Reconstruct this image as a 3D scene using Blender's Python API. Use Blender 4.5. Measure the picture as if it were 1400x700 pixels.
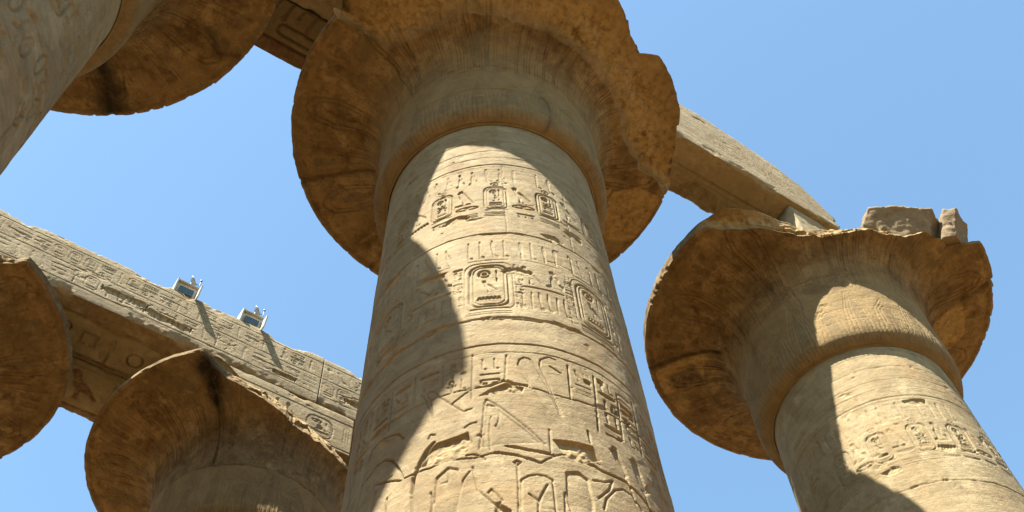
import bpy, math, random
import numpy as np
from mathutils import Matrix, Vector

for o in list(bpy.data.objects):
    bpy.data.objects.remove(o)
S = bpy.context.scene
C = S.collection
R = math.radians
EYE = 1.6                                    # height of the camera above the sand

# ------------------------------------------------------------------ camera
cam = bpy.data.cameras.new('camera')
cam.sensor_fit = 'HORIZONTAL'
cam.sensor_width = 36.0
cam.lens = 1493.689 / 1400 * 36
cam.shift_y = -(350 - 312.844) / 1400
cam.clip_start = 0.05
cam.clip_end = 3000
co = bpy.data.objects.new('camera', cam)
C.objects.link(co)
ax = Vector((0.99656508, 0.07205813, -0.04081261))
ay = Vector((0.0828133, -0.86713863, 0.49113395))
af = Vector((0.0, 0.49282677, 0.87012745))
co.matrix_world = Matrix(((ax.x, ay.x, -af.x, 0), (ax.y, ay.y, -af.y, 0), (ax.z, ay.z, -af.z, EYE), (0, 0, 0, 1)))
S.camera = co

# ------------------------------------------------------------------ sky, sun, exposure
U = np.array([0.805057, 0.59319746])         # direction of the two rows of columns
N = np.array([U[1], -U[0]])                  # across them, towards the camera's side
SUN = np.array([*(-0.55 * U + 0.20 * N), 1.0])
SUN /= np.linalg.norm(SUN)
w = bpy.data.worlds.new('World')
S.world = w
w.use_nodes = True
nt = w.node_tree
sky = nt.nodes.new('ShaderNodeTexSky')
sky.sky_type = 'NISHITA'
sky.sun_disc = False
sky.sun_elevation = math.asin(SUN[2])
sky.sun_rotation = math.atan2(SUN[0], SUN[1])
sky.air_density = 1.0
sky.dust_density = 0.4
sky.ozone_density = 0.35
bg = nt.nodes['Background']
bg.inputs['Strength'].default_value = 0.076
tint = nt.nodes.new('ShaderNodeMix')         # shifts the sky colour slightly towards cyan
tint.data_type = 'RGBA'
tint.blend_type = 'MULTIPLY'
tint.inputs['Factor'].default_value = 1.0
tint.inputs['B'].default_value = (0.86, 1.0, 0.94, 1)
nt.links.new(sky.outputs[0], tint.inputs['A'])
nt.links.new(tint.outputs['Result'], bg.inputs['Color'])
sl = bpy.data.lights.new('sun', 'SUN')
sl.energy = 5.0
sl.angle = R(0.53)
sl.color = (1.0, 0.95, 0.87)
so = bpy.data.objects.new('sun', sl)
C.objects.link(so)
so.rotation_euler = Vector(SUN).to_track_quat('Z', 'Y').to_euler()
so.location = (0, 0, 60)
S.view_settings.view_transform = 'Standard'
S.view_settings.look = 'None'
S.view_settings.gamma = 1.0
S.view_settings.exposure = 2.24
S.view_settings.use_curve_mapping = False
S.cycles.max_bounces = 10
S.cycles.diffuse_bounces = 7
S.cycles.use_denoising = True
S.cycles.sample_clamp_indirect = 6.0

# ------------------------------------------------------------------ noise
def _h(ix, iy, iz, seed):
    n = (ix.astype(np.int64) * 374761393 + iy.astype(np.int64) * 668265263 + iz.astype(np.int64) * 2147483647 + seed * 974634777) & 0xffffffff
    n = ((n ^ (n >> 13)) * 1274126177) & 0xffffffff
    n = ((n ^ (n >> 16)) * 2246822519) & 0xffffffff
    return (n ^ (n >> 15)).astype(np.float64) / 0xffffffff

def vnoise(x, y, z=0.0, seed=0):
    x, y, z = np.broadcast_arrays(np.asarray(x, float), np.asarray(y, float), np.asarray(z, float))
    fx, fy, fz = np.floor(x), np.floor(y), np.floor(z)
    tx, ty, tz = x - fx, y - fy, z - fz
    tx, ty, tz = (t * t * (3 - 2 * t) for t in (tx, ty, tz))
    out = 0
    for i in (0, 1):
        for j in (0, 1):
            for k in (0, 1):
                wgt = (tx if i else 1 - tx) * (ty if j else 1 - ty) * (tz if k else 1 - tz)
                out = out + wgt * _h(fx + i, fy + j, fz + k, seed)
    return out * 2 - 1

def fbm(x, y, z=0.0, octs=4, seed=0, gain=0.5):
    a, s, t = 1.0, 0.0, 0.0
    for i in range(octs):
        f = 2.03 ** i
        s = s + a * vnoise(np.asarray(x) * f, np.asarray(y) * f, np.asarray(z) * f, seed + i * 17)
        t += a
        a *= gain
    return s / t

def facets(x, y, cell, seed):
    """flat tilted fracture faces: piecewise planar over a jittered lattice"""
    x, y = np.asarray(x) / cell, np.asarray(y) / cell
    fx, fy = np.floor(x), np.floor(y)
    best = np.full(x.shape, 1e9); val = np.zeros(x.shape)
    for i in (-1, 0, 1):
        for j in (-1, 0, 1):
            cx, cy = fx + i, fy + j
            px, py = cx + _h(cx, cy, cx * 0, seed), cy + _h(cx, cy, cx * 0, seed + 1)
            dx, dy = x - px, y - py
            d = dx * dx + dy * dy
            v = (_h(cx, cy, cx * 0, seed + 2) - .5) + (_h(cx, cy, cx * 0, seed + 3) - .5) * 1.4 * dx + (_h(cx, cy, cx * 0, seed + 4) - .5) * 1.4 * dy
            m = d < best
            best = np.where(m, d, best); val = np.where(m, v, val)
    return val

def sstep(a, b, x):
    t = np.clip((x - a) / (b - a), 0, 1)
    return t * t * (3 - 2 * t)

# ------------------------------------------------------------------ carving canvas (depth map of a stone face, in metres)
class Canvas:
    def __init__(s, x0, x1, y0, y1, res):
        s.x0, s.y0, s.res = x0, y0, res
        s.nx, s.ny = int((x1 - x0) / res) + 2, int((y1 - y0) / res) + 2
        s.H = np.zeros((s.ny, s.nx))         # depth cut into the face
        s.rough = np.zeros((s.ny, s.nx))     # broken, rough stone
        s.pig = np.zeros((s.ny, s.nx))       # old red-brown paint
        s.stain = np.zeros((s.ny, s.nx))     # soot and water stains
    def win(s, pts, pad):
        p = np.asarray(pts, float)
        i0 = max(0, int((p[:, 0].min() - pad - s.x0) / s.res)); i1 = min(s.nx, int((p[:, 0].max() + pad - s.x0) / s.res) + 2)
        j0 = max(0, int((p[:, 1].min() - pad - s.y0) / s.res)); j1 = min(s.ny, int((p[:, 1].max() + pad - s.y0) / s.res) + 2)
        if i1 <= i0 or j1 <= j0:
            return None
        X, Y = np.meshgrid(s.x0 + np.arange(i0, i1) * s.res, s.y0 + np.arange(j0, j1) * s.res)
        return slice(j0, j1), slice(i0, i1), X, Y
    @staticmethod
    def dist(X, Y, pts):
        d = np.full(X.shape, 1e9)
        for (ax_, ay_), (bx, by) in zip(pts[:-1], pts[1:]):
            vx, vy = bx - ax_, by - ay_
            L = vx * vx + vy * vy + 1e-12
            t = np.clip(((X - ax_) * vx + (Y - ay_) * vy) / L, 0, 1)
            d = np.minimum(d, np.hypot(X - ax_ - t * vx, Y - ay_ - t * vy))
        return d
    @staticmethod
    def inside(X, Y, pts):
        r = np.zeros(X.shape, bool)
        n = len(pts)
        for i in range(n):
            (x1, y1), (x2, y2) = pts[i], pts[(i + 1) % n]
            if y1 == y2:
                continue
            c = (y1 > Y) != (y2 > Y)
            r ^= c & (X < (x2 - x1) * (Y - y1) / (y2 - y1) + x1)
        return r
    def stroke(s, pts, wd, d, layer='H', jit=0.0, seed=0):
        pts = [tuple(p) for p in pts]
        if jit:
            rg = random.Random(seed)
            q = [pts[0]]
            for a, b in zip(pts[:-1], pts[1:]):
                L = math.hypot(b[0] - a[0], b[1] - a[1]); m = max(1, int(L / 0.07))
                for k in range(1, m + 1):
                    t = k / m
                    q.append((a[0] + (b[0] - a[0]) * t + rg.uniform(-jit, jit), a[1] + (b[1] - a[1]) * t + rg.uniform(-jit, jit)))
            pts = q
        for i in range(0, len(pts) - 1, 12):
            seg = pts[i:i + 13]
            W = s.win(seg, wd * 1.5)
            if W is None:
                continue
            a, b, X, Y = W
            e = s.dist(X, Y, seg)
            v = d * (1 - sstep(wd * 0.42, wd * 0.78, e))
            L = getattr(s, layer)
            L[a, b] = np.maximum(L[a, b], v)
    def fill(s, pts, d, soft=0.03, flat=0.35, layer='H', edge=0.012):
        W = s.win(pts, 0.1)
        if W is None:
            return
        a, b, X, Y = W
        m = s.inside(X, Y, pts)
        e = s.dist(X, Y, list(pts) + [pts[0]])
        v = np.where(m, d * (flat + (1 - flat) * np.exp(-e / soft)) * np.clip(e / edge, 0, 1), 0)
        L = getattr(s, layer)
        L[a, b] = np.maximum(L[a, b], v)
    def blur(s, layer, m):
        L = getattr(s, layer)
        for _ in range(2):
            for ax_ in (0, 1):
                L = sum(np.roll(L, k, ax_) for k in range(-m, m + 1)) / (2 * m + 1)
        setattr(s, layer, L)
    def sample(s, x, y, layer='H'):
        L = getattr(s, layer)
        fx = np.clip((x - s.x0) / s.res, 0, s.nx - 1.001); fy = np.clip((y - s.y0) / s.res, 0, s.ny - 1.001)
        i, j = fx.astype(int), fy.astype(int)
        tx, ty = fx - i, fy - j
        return (L[j, i] * (1 - tx) + L[j, i + 1] * tx) * (1 - ty) + (L[j + 1, i] * (1 - tx) + L[j + 1, i + 1] * tx) * ty

def arc(cx, cy, rx, ry, a0=0, a1=360, n=18):
    return [(cx + rx * math.cos(R(a0 + (a1 - a0) * k / n)), cy + ry * math.sin(R(a0 + (a1 - a0) * k / n))) for k in range(n + 1)]

# signs carved on the stone: 's' an incised line, 'f' a sunk shape, in a unit box, y up
SIGNS = {
 'disk': [('s', arc(.5, .5, .4, .4)), ('s', arc(.5, .5, .1, .1, n=6))],
 'water': [('s', [(k / 12, .5 + (.14 if k % 2 else -.14)) for k in range(13)])],
 'mouth': [('f', arc(.5, .5, .48, .2))],
 'loaf': [('f', arc(.5, .25, .4, .5, 0, 180) + [(.1, .25)])],
 'basket': [('f', [(.02, .7), (.98, .7)] + arc(.5, .7, .48, .42, 0, -180))],
 'reed': [('f', [(.45, .3), (.3, .55), (.3, .85), (.5, 1), (.68, .8), (.66, .5), (.55, .3)]), ('s', [(.5, .3), (.5, 0)])],
 'eye': [('s', arc(.5, .5, .48, .22)), ('f', arc(.5, .5, .14, .17, n=10))],
 'ankh': [('s', arc(.5, .77, .2, .22)), ('s', [(.5, .55), (.5, 0)]), ('s', [(.15, .5), (.85, .5)])],
 'stool': [('f', [(.15, .1), (.85, .1), (.85, .9), (.15, .9)])],
 'house': [('s', [(.35, .2), (.1, .2), (.1, .8), (.9, .8), (.9, .2), (.65, .2)])],
 'bird': [('f', [(.08, .86), (.2, .97), (.34, .92), (.4, .72), (.62, .55), (.95, .2), (.9, .13), (.66, .3), (.5, .28), (.5, .06), (.62, .03), (.62, 0), (.36, 0), (.4, .3), (.24, .45), (.2, .7)])],
 'falcon': [('f', [(.1, .8), (.2, .95), (.36, .95), (.46, .8), (.62, .5), (.9, .05), (.78, .02), (.56, .3), (.5, .05), (.34, .05), (.36, .3), (.2, .5), (.2, .72)]), ('s', [(.05, .02), (.7, .02)])],
 'snake': [('s', [(.0, .3), (.2, .3), (.4, .38), (.6, .3), (.8, .35), (.9, .6), (.75, .68)])],
 'feather': [('f', [(.4, 0), (.35, .6), (.4, .9), (.6, 1), (.72, .85), (.62, .7), (.55, 0)])],
 'man': [('f', [(.3, .95), (.5, 1), (.6, .88), (.55, .76), (.72, .62), (.7, .38), (.92, .3), (.95, .05), (.1, 0), (.1, .12), (.3, .2), (.3, .55), (.42, .74), (.3, .84)])],
 'board': [('f', [(.03, .25), (.97, .25), (.97, .5), (.03, .5)])] + [('f', [(x, .54), (x + .08, .54), (x + .08, .78), (x, .78)]) for x in (.08, .24, .4, .56, .72, .86)],
 'strokes': [('f', [(x, .1), (x + .12, .1), (x + .12, .9), (x, .9)]) for x in (.1, .42, .74)],
 'bar': [('f', [(.02, .38), (.98, .38), (.98, .62), (.02, .62)])],
 'bars': [('f', [(.02, y), (.98, y), (.98, y + .14), (.02, y + .14)]) for y in (.1, .43, .76)],
 'was': [('s', [(.5, 0), (.5, .85), (.3, .95), (.2, .82)]), ('s', [(.5, .05), (.38, 0)]), ('s', [(.5, .05), (.62, 0)])],
 'beetle': [('f', arc(.5, .42, .26, .3)), ('f', arc(.5, .82, .17, .12)), ('s', [(.26, .6), (.05, .75)]), ('s', [(.74, .6), (.95, .75)]), ('s', [(.24, .4), (.02, .35)]), ('s', [(.76, .4), (.98, .35)]), ('s', [(.3, .2), (.12, .02)]), ('s', [(.7, .2), (.88, .02)])],
 'djed': [('s', [(.5, 0), (.5, 1)])] + [('s', [(.2, y), (.8, y)]) for y in (.6, .72, .84, .96)],
 'leg': [('f', [(.3, 1), (.5, 1), (.5, .15), (.85, .12), (.85, 0), (.3, 0)])],
 'arms': [('s', [(.1, 1), (.1, .25), (.9, .25), (.9, 1)]), ('s', [(.22, 1), (.22, .38), (.78, .38), (.78, 1)])],
 'cobra': [('f', [(.3, 1), (.5, 1), (.62, .8), (.52, .5), (.6, .2), (.95, .1), (.95, 0), (.4, 0), (.34, .4), (.2, .7)])],
 'plant': [('s', [(.5, 0), (.5, 1)]), ('s', [(.5, .5), (.2, .75)]), ('s', [(.5, .5), (.8, .75)]), ('s', [(.5, .75), (.3, .95)]), ('s', [(.5, .75), (.7, .95)])],
 'ripple': [('s', [(k / 12, y + (.05 if k % 2 else -.05)) for k in range(13)]) for y in (.2, .5, .8)],
 'king': [('f', [(.40, .86), (.36, .90), (.40, .97), (.52, 1), (.58, .93), (.54, .88), (.56, .84), (.72, .80), (.74, .70), (.70, .58), (.96, .66), (.98, .63), (.70, .52), (.64, .52), (.66, .46), (.86, .30), (.62, .29), (.66, .03), (.80, .02), (.80, 0), (.58, 0), (.52, .27), (.46, .27), (.30, .03), (.40, .02), (.40, 0), (.20, 0), (.36, .30), (.38, .46), (.40, .56), (.22, .66), (.06, .58), (.04, .62), (.22, .74), (.36, .82)])],
 'gold': [('f', [(.05, .9), (.95, .9), (.8, .5), (.2, .5)]), ('f', [(.15, .4), (.25, .4), (.25, .1), (.15, .1)]), ('f', [(.75, .4), (.85, .4), (.85, .1), (.75, .1)]), ('f', [(.45, .4), (.55, .4), (.55, .1), (.45, .1)])],
}
WIDE = ['water', 'mouth', 'basket', 'eye', 'snake', 'board', 'bars', 'bar', 'house', 'ripple']
TALL = ['reed', 'ankh', 'bird', 'falcon', 'feather', 'man', 'was', 'djed', 'leg', 'cobra', 'plant', 'beetle', 'bird']
SMALL = ['loaf', 'stool', 'disk', 'strokes', 'mouth', 'arms']

def sign(cv, name, cx, cy, wd, ht, lw=0.022, d=0.022):
    for k, pts in SIGNS[name]:
        p = [(cx + (x - .5) * wd, cy + (y - .5) * ht) for x, y in pts]
        if k == 's':
            cv.stroke(p, lw, d)
        else:
            cv.fill(p, d, soft=lw * 1.2, flat=.4, edge=lw * .5)

def rrect(cx, cy, wd, ht, r):
    p = []
    for sx, sy, a in ((1, 1, 0), (-1, 1, 90), (-1, -1, 180), (1, -1, 270)):
        p += arc(cx + sx * (wd / 2 - r), cy + sy * (ht / 2 - r), r, r, a, a + 90, 5)
    return p + [p[0]]

def cartouche(cv, cx, cy, wd, ht, rg, lw=0.02, d=0.022):
    cv.stroke(rrect(cx, cy, wd, ht, wd * .32), lw, d)
    cv.stroke(rrect(cx, cy, wd - 3.6 * lw, ht - 3.6 * lw, wd * .26), lw * .6, d * .6)
    cv.fill([(cx - wd * .5, cy - ht * .5 - 2.2 * lw), (cx + wd * .5, cy - ht * .5 - 2.2 * lw), (cx + wd * .5, cy - ht * .5 - 1.0 * lw), (cx - wd * .5, cy - ht * .5 - 1.0 * lw)], d, lw)
    iw, ih = wd - 7 * lw, ht - 7 * lw
    sign(cv, 'disk', cx - iw * .18, cy + ih * .36, iw * .6, ih * .26, lw, d)
    sign(cv, rg.choice(['feather', 'reed', 'was']), cx + iw * .34, cy + ih * .3, iw * .28, ih * .38, lw * .8, d)
    sign(cv, rg.choice(['man', 'beetle', 'bird']), cx + iw * .02, cy - ih * .02, iw * .8, ih * .4, lw, d)
    sign(cv, rg.choice(['board', 'water', 'ripple', 'bars']), cx, cy - ih * .38, iw * .95, ih * .24, lw * .8, d)

def text_column(cv, x0, x1, y0, y1, rg, lw=0.018, d=0.02):
    y, wd = y1, (x1 - x0)
    while y > y0 + wd * .35:
        m = rg.random()
        if m < .38:
            h = wd * .42; n = rg.choice(WIDE); sign(cv, n, (x0 + x1) / 2, y - h / 2, wd * .86, h * .85, lw, d)
        elif m < .68:
            h = wd * rg.uniform(.8, 1.05); sign(cv, rg.choice(TALL), x0 + wd * .3, y - h / 2, wd * .48, h * .92, lw, d)
            sign(cv, rg.choice(SMALL), x0 + wd * .77, y - h * .28, wd * .38, h * .4, lw, d)
            sign(cv, rg.choice(SMALL), x0 + wd * .77, y - h * .74, wd * .38, h * .4, lw, d)
        else:
            h = wd * .8
            sign(cv, rg.choice(TALL), x0 + wd * .27, y - h / 2, wd * .44, h * .92, lw, d)
            sign(cv, rg.choice(TALL), x0 + wd * .74, y - h / 2, wd * .44, h * .92, lw, d)
        y -= h + wd * .06

def text_row(cv, x0, x1, y0, y1, rg, lw=0.018, d=0.02, gap=.05):
    x, ht = x0, y1 - y0
    while x < x1 - ht * .4:
        m = rg.random()
        if m < .42:
            wd = ht * rg.uniform(.45, .75); sign(cv, rg.choice(TALL), x + wd / 2, (y0 + y1) / 2, wd * .9, ht * .94, lw, d)
        elif m < .75:
            wd = ht * rg.uniform(.7, .95)
            sign(cv, rg.choice(WIDE), x + wd / 2, y0 + ht * .8, wd * .92, ht * .32, lw, d)
            sign(cv, rg.choice(WIDE), x + wd / 2, y0 + ht * .48, wd * .92, ht * .28, lw, d)
            sign(cv, rg.choice(SMALL), x + wd * .28, y0 + ht * .17, wd * .42, ht * .28, lw, d)
            sign(cv, rg.choice(SMALL), x + wd * .74, y0 + ht * .17, wd * .42, ht * .28, lw, d)
        elif m < .9:
            wd = ht * .3; sign(cv, rg.choice(['reed', 'was', 'feather', 'ankh', 'leg']), x + wd / 2, (y0 + y1) / 2, wd * .8, ht * .95, lw, d)
        else:
            wd = ht * .72; cartouche(cv, x + wd / 2, (y0 + y1) / 2, wd * .86, ht * .86, rg, lw * .8, d)
        x += wd + ht * gap

def joint(cv, x0, x1, y, seed, wd=.014, d=.022, chips=10, amp=.012):
    """a horizontal joint between two courses, with broken arrises"""
    rg = random.Random(seed)
    n = int((x1 - x0) / .12)
    cv.stroke([(x0 + (x1 - x0) * k / n, y + rg.uniform(-amp, amp)) for k in range(n + 1)], wd, d, jit=.004, seed=seed)
    for k in range(chips):
        cx = rg.uniform(x0, x1); L = rg.uniform(.06, .28); h = rg.uniform(.02, .07); s_ = rg.choice((-1, 1))
        pts = [(cx - L, y - .008)] + [(cx - L + 2 * L * t, y + s_ * h * rg.uniform(.5, 1.1)) for t in (.2, .4, .6, .8)] + [(cx + L, y + .008)]
        cv.fill(pts, .022, soft=.05, flat=.6)
        cv.fill(pts, 1.0, soft=9, flat=1, layer='rough')

# ------------------------------------------------------------------ stone
def stone_material(name, c_lo, c_mid, c_hi, pig=(.085, .036, .016), bump=.5, streak=.35, tube=None):
    m = bpy.data.materials.new(name)
    m.use_nodes = True
    t = m.node_tree
    n, l = t.nodes, t.links
    b = n['Principled BSDF']
    b.inputs['Roughness'].default_value = .92
    b.inputs['Specular IOR Level'].default_value = .15
    tc = n.new('ShaderNodeTexCoord')
    oi = n.new('ShaderNodeObjectInfo')
    mul = n.new('ShaderNodeMath'); mul.operation = 'MULTIPLY'; mul.inputs[1].default_value = 37.0
    l.new(oi.outputs['Random'], mul.inputs[0])
    add = n.new('ShaderNodeVectorMath'); add.operation = 'ADD'
    l.new(tc.outputs['Object'], add.inputs[0]); l.new(mul.outputs[0], add.inputs[1])
    P = add.outputs[0]
    def noise(scale, detail=5, rough=.6, vec=P, dist=0.0):
        k = n.new('ShaderNodeTexNoise'); k.inputs['Scale'].default_value = scale; k.inputs['Detail'].default_value = detail
        k.inputs['Roughness'].default_value = rough; k.inputs['Distortion'].default_value = dist
        l.new(vec, k.inputs['Vector']); return k.outputs['Fac']
    def ramp(fac, stops):
        k = n.new('ShaderNodeValToRGB'); e = k.color_ramp.elements
        while len(e) < len(stops): e.new(.5)
        for q, (p, c) in zip(e, stops):
            q.position = p; q.color = (*c, 1) if len(c) == 3 else c
        l.new(fac, k.inputs[0]); return k.outputs[0]
    def mix(fac, a, bb, mode='MIX'):
        k = n.new('ShaderNodeMix'); k.data_type = 'RGBA'; k.blend_type = mode
        if isinstance(fac, float): k.inputs['Factor'].default_value = fac
        else: l.new(fac, k.inputs['Factor'])
        for s_, v in ((k.inputs['A'], a), (k.inputs['B'], bb)):
            if isinstance(v, tuple): s_.default_value = (*v, 1)
            else: l.new(v, s_)
        return k.outputs['Result']
    def math_(op, a, bb):
        k = n.new('ShaderNodeMath'); k.operation = op
        for s_, v in zip(k.inputs, (a, bb)):
            if isinstance(v, (int, float)): s_.default_value = v
            else: l.new(v, s_)
        return k.outputs[0]
    big = noise(.9 if tube is None else 1.5, 6 if tube is None else 9, .62 if tube is None else .72, dist=.6 if tube is None else .15)
    col = ramp(big, [(.30, c_lo), (.48, c_mid), (.68, c_hi)])
    mp = n.new('ShaderNodeMapping'); mp.inputs['Scale'].default_value = (.45, .45, 5.0); l.new(P, mp.inputs[0])
    bed = noise(1.6, 6, .6, mp.outputs[0], .8)
    col = mix(math_('MULTIPLY', ramp(bed, [(.42, (0, 0, 0)), (.62, (1, 1, 1))]), streak), col, tuple(v * .72 for v in c_lo))
    mid = noise(5.5, 6, .65)
    col = mix(ramp(mid, [(.50, (0, 0, 0)), (.70, (.75, .75, .75))]), col, tuple(v * .78 for v in c_lo))
    pale = noise(2.3, 8, .72, dist=.3)
    col = mix(ramp(pale, [(.52, (0, 0, 0)), (.66, (.75, .75, .75))]), col, tuple(min(.62, v * 1.18) for v in c_hi))
    grey = noise(.75, 7, .68, dist=.2)
    col = mix(ramp(grey, [(.54, (0, 0, 0)), (.66, (.5, .5, .5))]), col, (c_mid[0] * .84, c_mid[1] * .92, c_mid[2] * 1.10))
    warm = noise(1.5, 4, .6)
    col = mix(ramp(warm, [(.52, (0, 0, 0)), (.74, (.45, .45, .45))]), col, (c_mid[0] * 1.02, c_mid[1] * .80, c_mid[2] * .60))
    if tube is not None:
        tv = mix(ramp(noise(3.0, 7, .7, dist=.5), [(.35, (0, 0, 0)), (.65, (1, 1, 1))]), tuple(v * .80 for v in tube), tuple(v * 1.12 for v in tube))
        k = n.new('ShaderNodeAttribute'); k.attribute_name = 'tube'
        col = mix(k.outputs['Fac'], col, tv)
    spots = noise(22, 4, .75)
    col = mix(ramp(spots, [(.62, (0, 0, 0)), (.72, (.6, .6, .6))]), col, tuple(v * .5 for v in c_lo))
    grain = noise(60, 3, .6)
    col = mix(ramp(grain, [(.30, (.30, .30, .30)), (.5, (0, 0, 0))]), col, tuple(v * .55 for v in c_lo))
    def attr(nm):
        k = n.new('ShaderNodeAttribute'); k.attribute_name = nm; return k.outputs['Fac']
    blot = ramp(noise(7, 5, .7), [(.30, (.15, .15, .15)), (.62, (1, 1, 1))])
    col = mix(math_('MULTIPLY', attr('pig'), blot), col, pig)
    col = mix(math_('MULTIPLY', attr('fresh_bounce'), ramp(noise(9, 5, .7), [(.34, (.0, .0, .0)), (.58, (1, 1, 1))])), col, (c_hi[0] * 1.22, c_hi[1] * 1.14, c_hi[2] * .98))  # pale broken stone, lifted further to paint in bounced sunlight
    col = mix(math_('MULTIPLY', attr('pigb'), blot), col, (.085, .076, .048))
    tn = n.new('ShaderNodeVectorMath'); tn.operation = 'SCALE'
    tk = math_('SUBTRACT', 1.0, attr('tone'))
    l.new(col, tn.inputs[0]); l.new(tk, tn.inputs['Scale']); col = tn.outputs[0]
    col = mix(math_('MULTIPLY', attr('stain'), ramp(noise(5, 6, .7), [(.25, (.35, .35, .35)), (.55, (1, 1, 1))])), col, (.016, .013, .009))
    l.new(col, b.inputs['Base Color'])
    pits = n.new('ShaderNodeTexVoronoi'); pits.inputs['Scale'].default_value = 26; pits.feature = 'F1'
    l.new(P, pits.inputs['Vector'])
    pit = ramp(pits.outputs['Distance'], [(.0, (0, 0, 0)), (.28, (1, 1, 1))])
    h = math_('ADD', math_('MULTIPLY', noise(14, 8, .68), 1.0), math_('MULTIPLY', noise(85, 4, .6), .35))
    h = math_('ADD', h, math_('MULTIPLY', pit, .22))
    h = math_('ADD', h, math_('MULTIPLY', bed, .8))
    bp = n.new('ShaderNodeBump'); bp.inputs['Strength'].default_value = bump; bp.inputs['Distance'].default_value = .03
    l.new(h, bp.inputs['Height']); l.new(bp.outputs[0], b.inputs['Normal'])
    return m

M_SHAFT = stone_material('shaft sandstone', (.168, .124, .062), (.216, .165, .086), (.250, .200, .112), bump=.5, streak=.3)
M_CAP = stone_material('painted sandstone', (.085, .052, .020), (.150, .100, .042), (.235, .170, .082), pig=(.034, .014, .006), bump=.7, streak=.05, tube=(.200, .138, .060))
M_BEAM = stone_material('architrave sandstone', (.190, .142, .077), (.228, .178, .098), (.265, .214, .126), bump=.7, streak=.35)
M_ROCK = stone_material('broken sandstone', (.125, .090, .048), (.160, .118, .066), (.20, .152, .090), bump=.9, streak=.3)

def plain(name, col, rough=.6, metal=0.0, spec=.4):
    m = bpy.data.materials.new(name); m.use_nodes = True
    t = m.node_tree; b = t.nodes['Principled BSDF']
    b.inputs['Roughness'].default_value = rough; b.inputs['Metallic'].default_value = metal; b.inputs['Specular IOR Level'].default_value = spec
    k = t.nodes.new('ShaderNodeTexNoise'); k.inputs['Scale'].default_value = 9; k.inputs['Detail'].default_value = 5
    r = t.nodes.new('ShaderNodeValToRGB')
    r.color_ramp.elements[0].position = .35; r.color_ramp.elements[0].color = (*[v * .78 for v in col], 1)
    r.color_ramp.elements[1].position = .65; r.color_ramp.elements[1].color = (*col, 1)
    tc = t.nodes.new('ShaderNodeTexCoord'); t.links.new(tc.outputs['Object'], k.inputs['Vector'])
    t.links.new(k.outputs['Fac'], r.inputs[0]); t.links.new(r.outputs[0], b.inputs['Base Color'])
    return m

# ------------------------------------------------------------------ meshes
def grid_mesh(name, P, wrap_i=False, wrap_j=False, attrs=None, cap0=False, cap1=False, smooth=True):
    """P[j, i, 3]: rows j, columns i"""
    nj, ni = P.shape[:2]
    V = P.reshape(-1, 3)
    i = np.arange(ni if wrap_i else ni - 1); j = np.arange(nj if wrap_j else nj - 1)
    J, I = np.meshgrid(j, i, indexing='ij')
    I2, J2 = (I + 1) % ni, (J + 1) % nj
    F = np.stack([J * ni + I, J * ni + I2, J2 * ni + I2, J2 * ni + I], -1).reshape(-1, 4)
    loops = F.ravel(); starts = np.arange(len(F)) * 4; tot = np.full(len(F), 4)
    extra_v, extra_f = [], []
    base = len(V)
    for flag, row in ((cap0, 0), (cap1, nj - 1)):
        if flag:
            c = P[row].mean(0); k = base + len(extra_v); extra_v.append(c)
            for a in range(ni):
                b_ = (a + 1) % ni
                f = (row * ni + b_, row * ni + a, k) if row == 0 else (row * ni + a, row * ni + b_, k)
                extra_f.append(f)
    if extra_v:
        V = np.vstack([V, np.array(extra_v)])
        ef = np.array(extra_f)
        starts = np.concatenate([starts, len(loops) + np.arange(len(ef)) * 3]); tot = np.concatenate([tot, np.full(len(ef), 3)])
        loops = np.concatenate([loops, ef.ravel()])
    me = bpy.data.meshes.new(name)
    me.vertices.add(len(V)); me.vertices.foreach_set('co', V.astype(np.float32).ravel())
    me.loops.add(len(loops)); me.loops.foreach_set('vertex_index', loops.astype(np.int32))
    me.polygons.add(len(starts)); me.polygons.foreach_set('loop_start', starts.astype(np.int32)); me.polygons.foreach_set('loop_total', tot.astype(np.int32))
    me.polygons.foreach_set('use_smooth', np.full(len(starts), smooth))
    me.update(calc_edges=True)
    for k, a in (attrs or {}).items():
        v = np.zeros(len(V), np.float32); v[:nj * ni] = np.asarray(a, np.float32).ravel()
        at = me.attributes.new(k, 'FLOAT', 'POINT'); at.data.foreach_set('value', v)
    return me

def link(name, me, mat, parent=None, loc=None, rz=None):
    o = bpy.data.objects.new(name, me)
    C.objects.link(o)
    if mat: me.materials.append(mat)
    if parent is not None: o.parent = parent
    if loc is not None: o.location = loc
    if rz is not None: o.rotation_euler = (0, 0, rz)
    return o

def tag(o, label=None, cat=None, group=None, kind=None):
    for k, v in (('label', label), ('category', cat), ('group', group), ('kind', kind)):
        if v: o[k] = v
    return o

def empty(name, loc, rz=0.0):
    o = bpy.data.objects.new(name, None); o.empty_display_size = .3
    C.objects.link(o); o.location = loc; o.rotation_euler = (0, 0, rz)
    return o

RZ = math.atan2(U[1], U[0])                  # local x along the rows, local -y towards the camera's side

def box_mesh(bm_list):
    """list of (cx,cy,cz,sx,sy,sz,bevel) -> one mesh"""
    import bmesh
    bm = bmesh.new()
    for cx, cy, cz, sx, sy, sz, bv in bm_list:
        r = bmesh.ops.create_cube(bm, size=1, matrix=Matrix.Translation((cx, cy, cz)) @ Matrix.Diagonal((sx, sy, sz, 1)))
        if bv:
            es = list({e for v in r['verts'] for e in v.link_edges})
            bmesh.ops.bevel(bm, geom=es, offset=bv, segments=2, affect='EDGES')
    me = bpy.data.meshes.new('box'); bm.to_mesh(me); bm.free()
    return me

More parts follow.
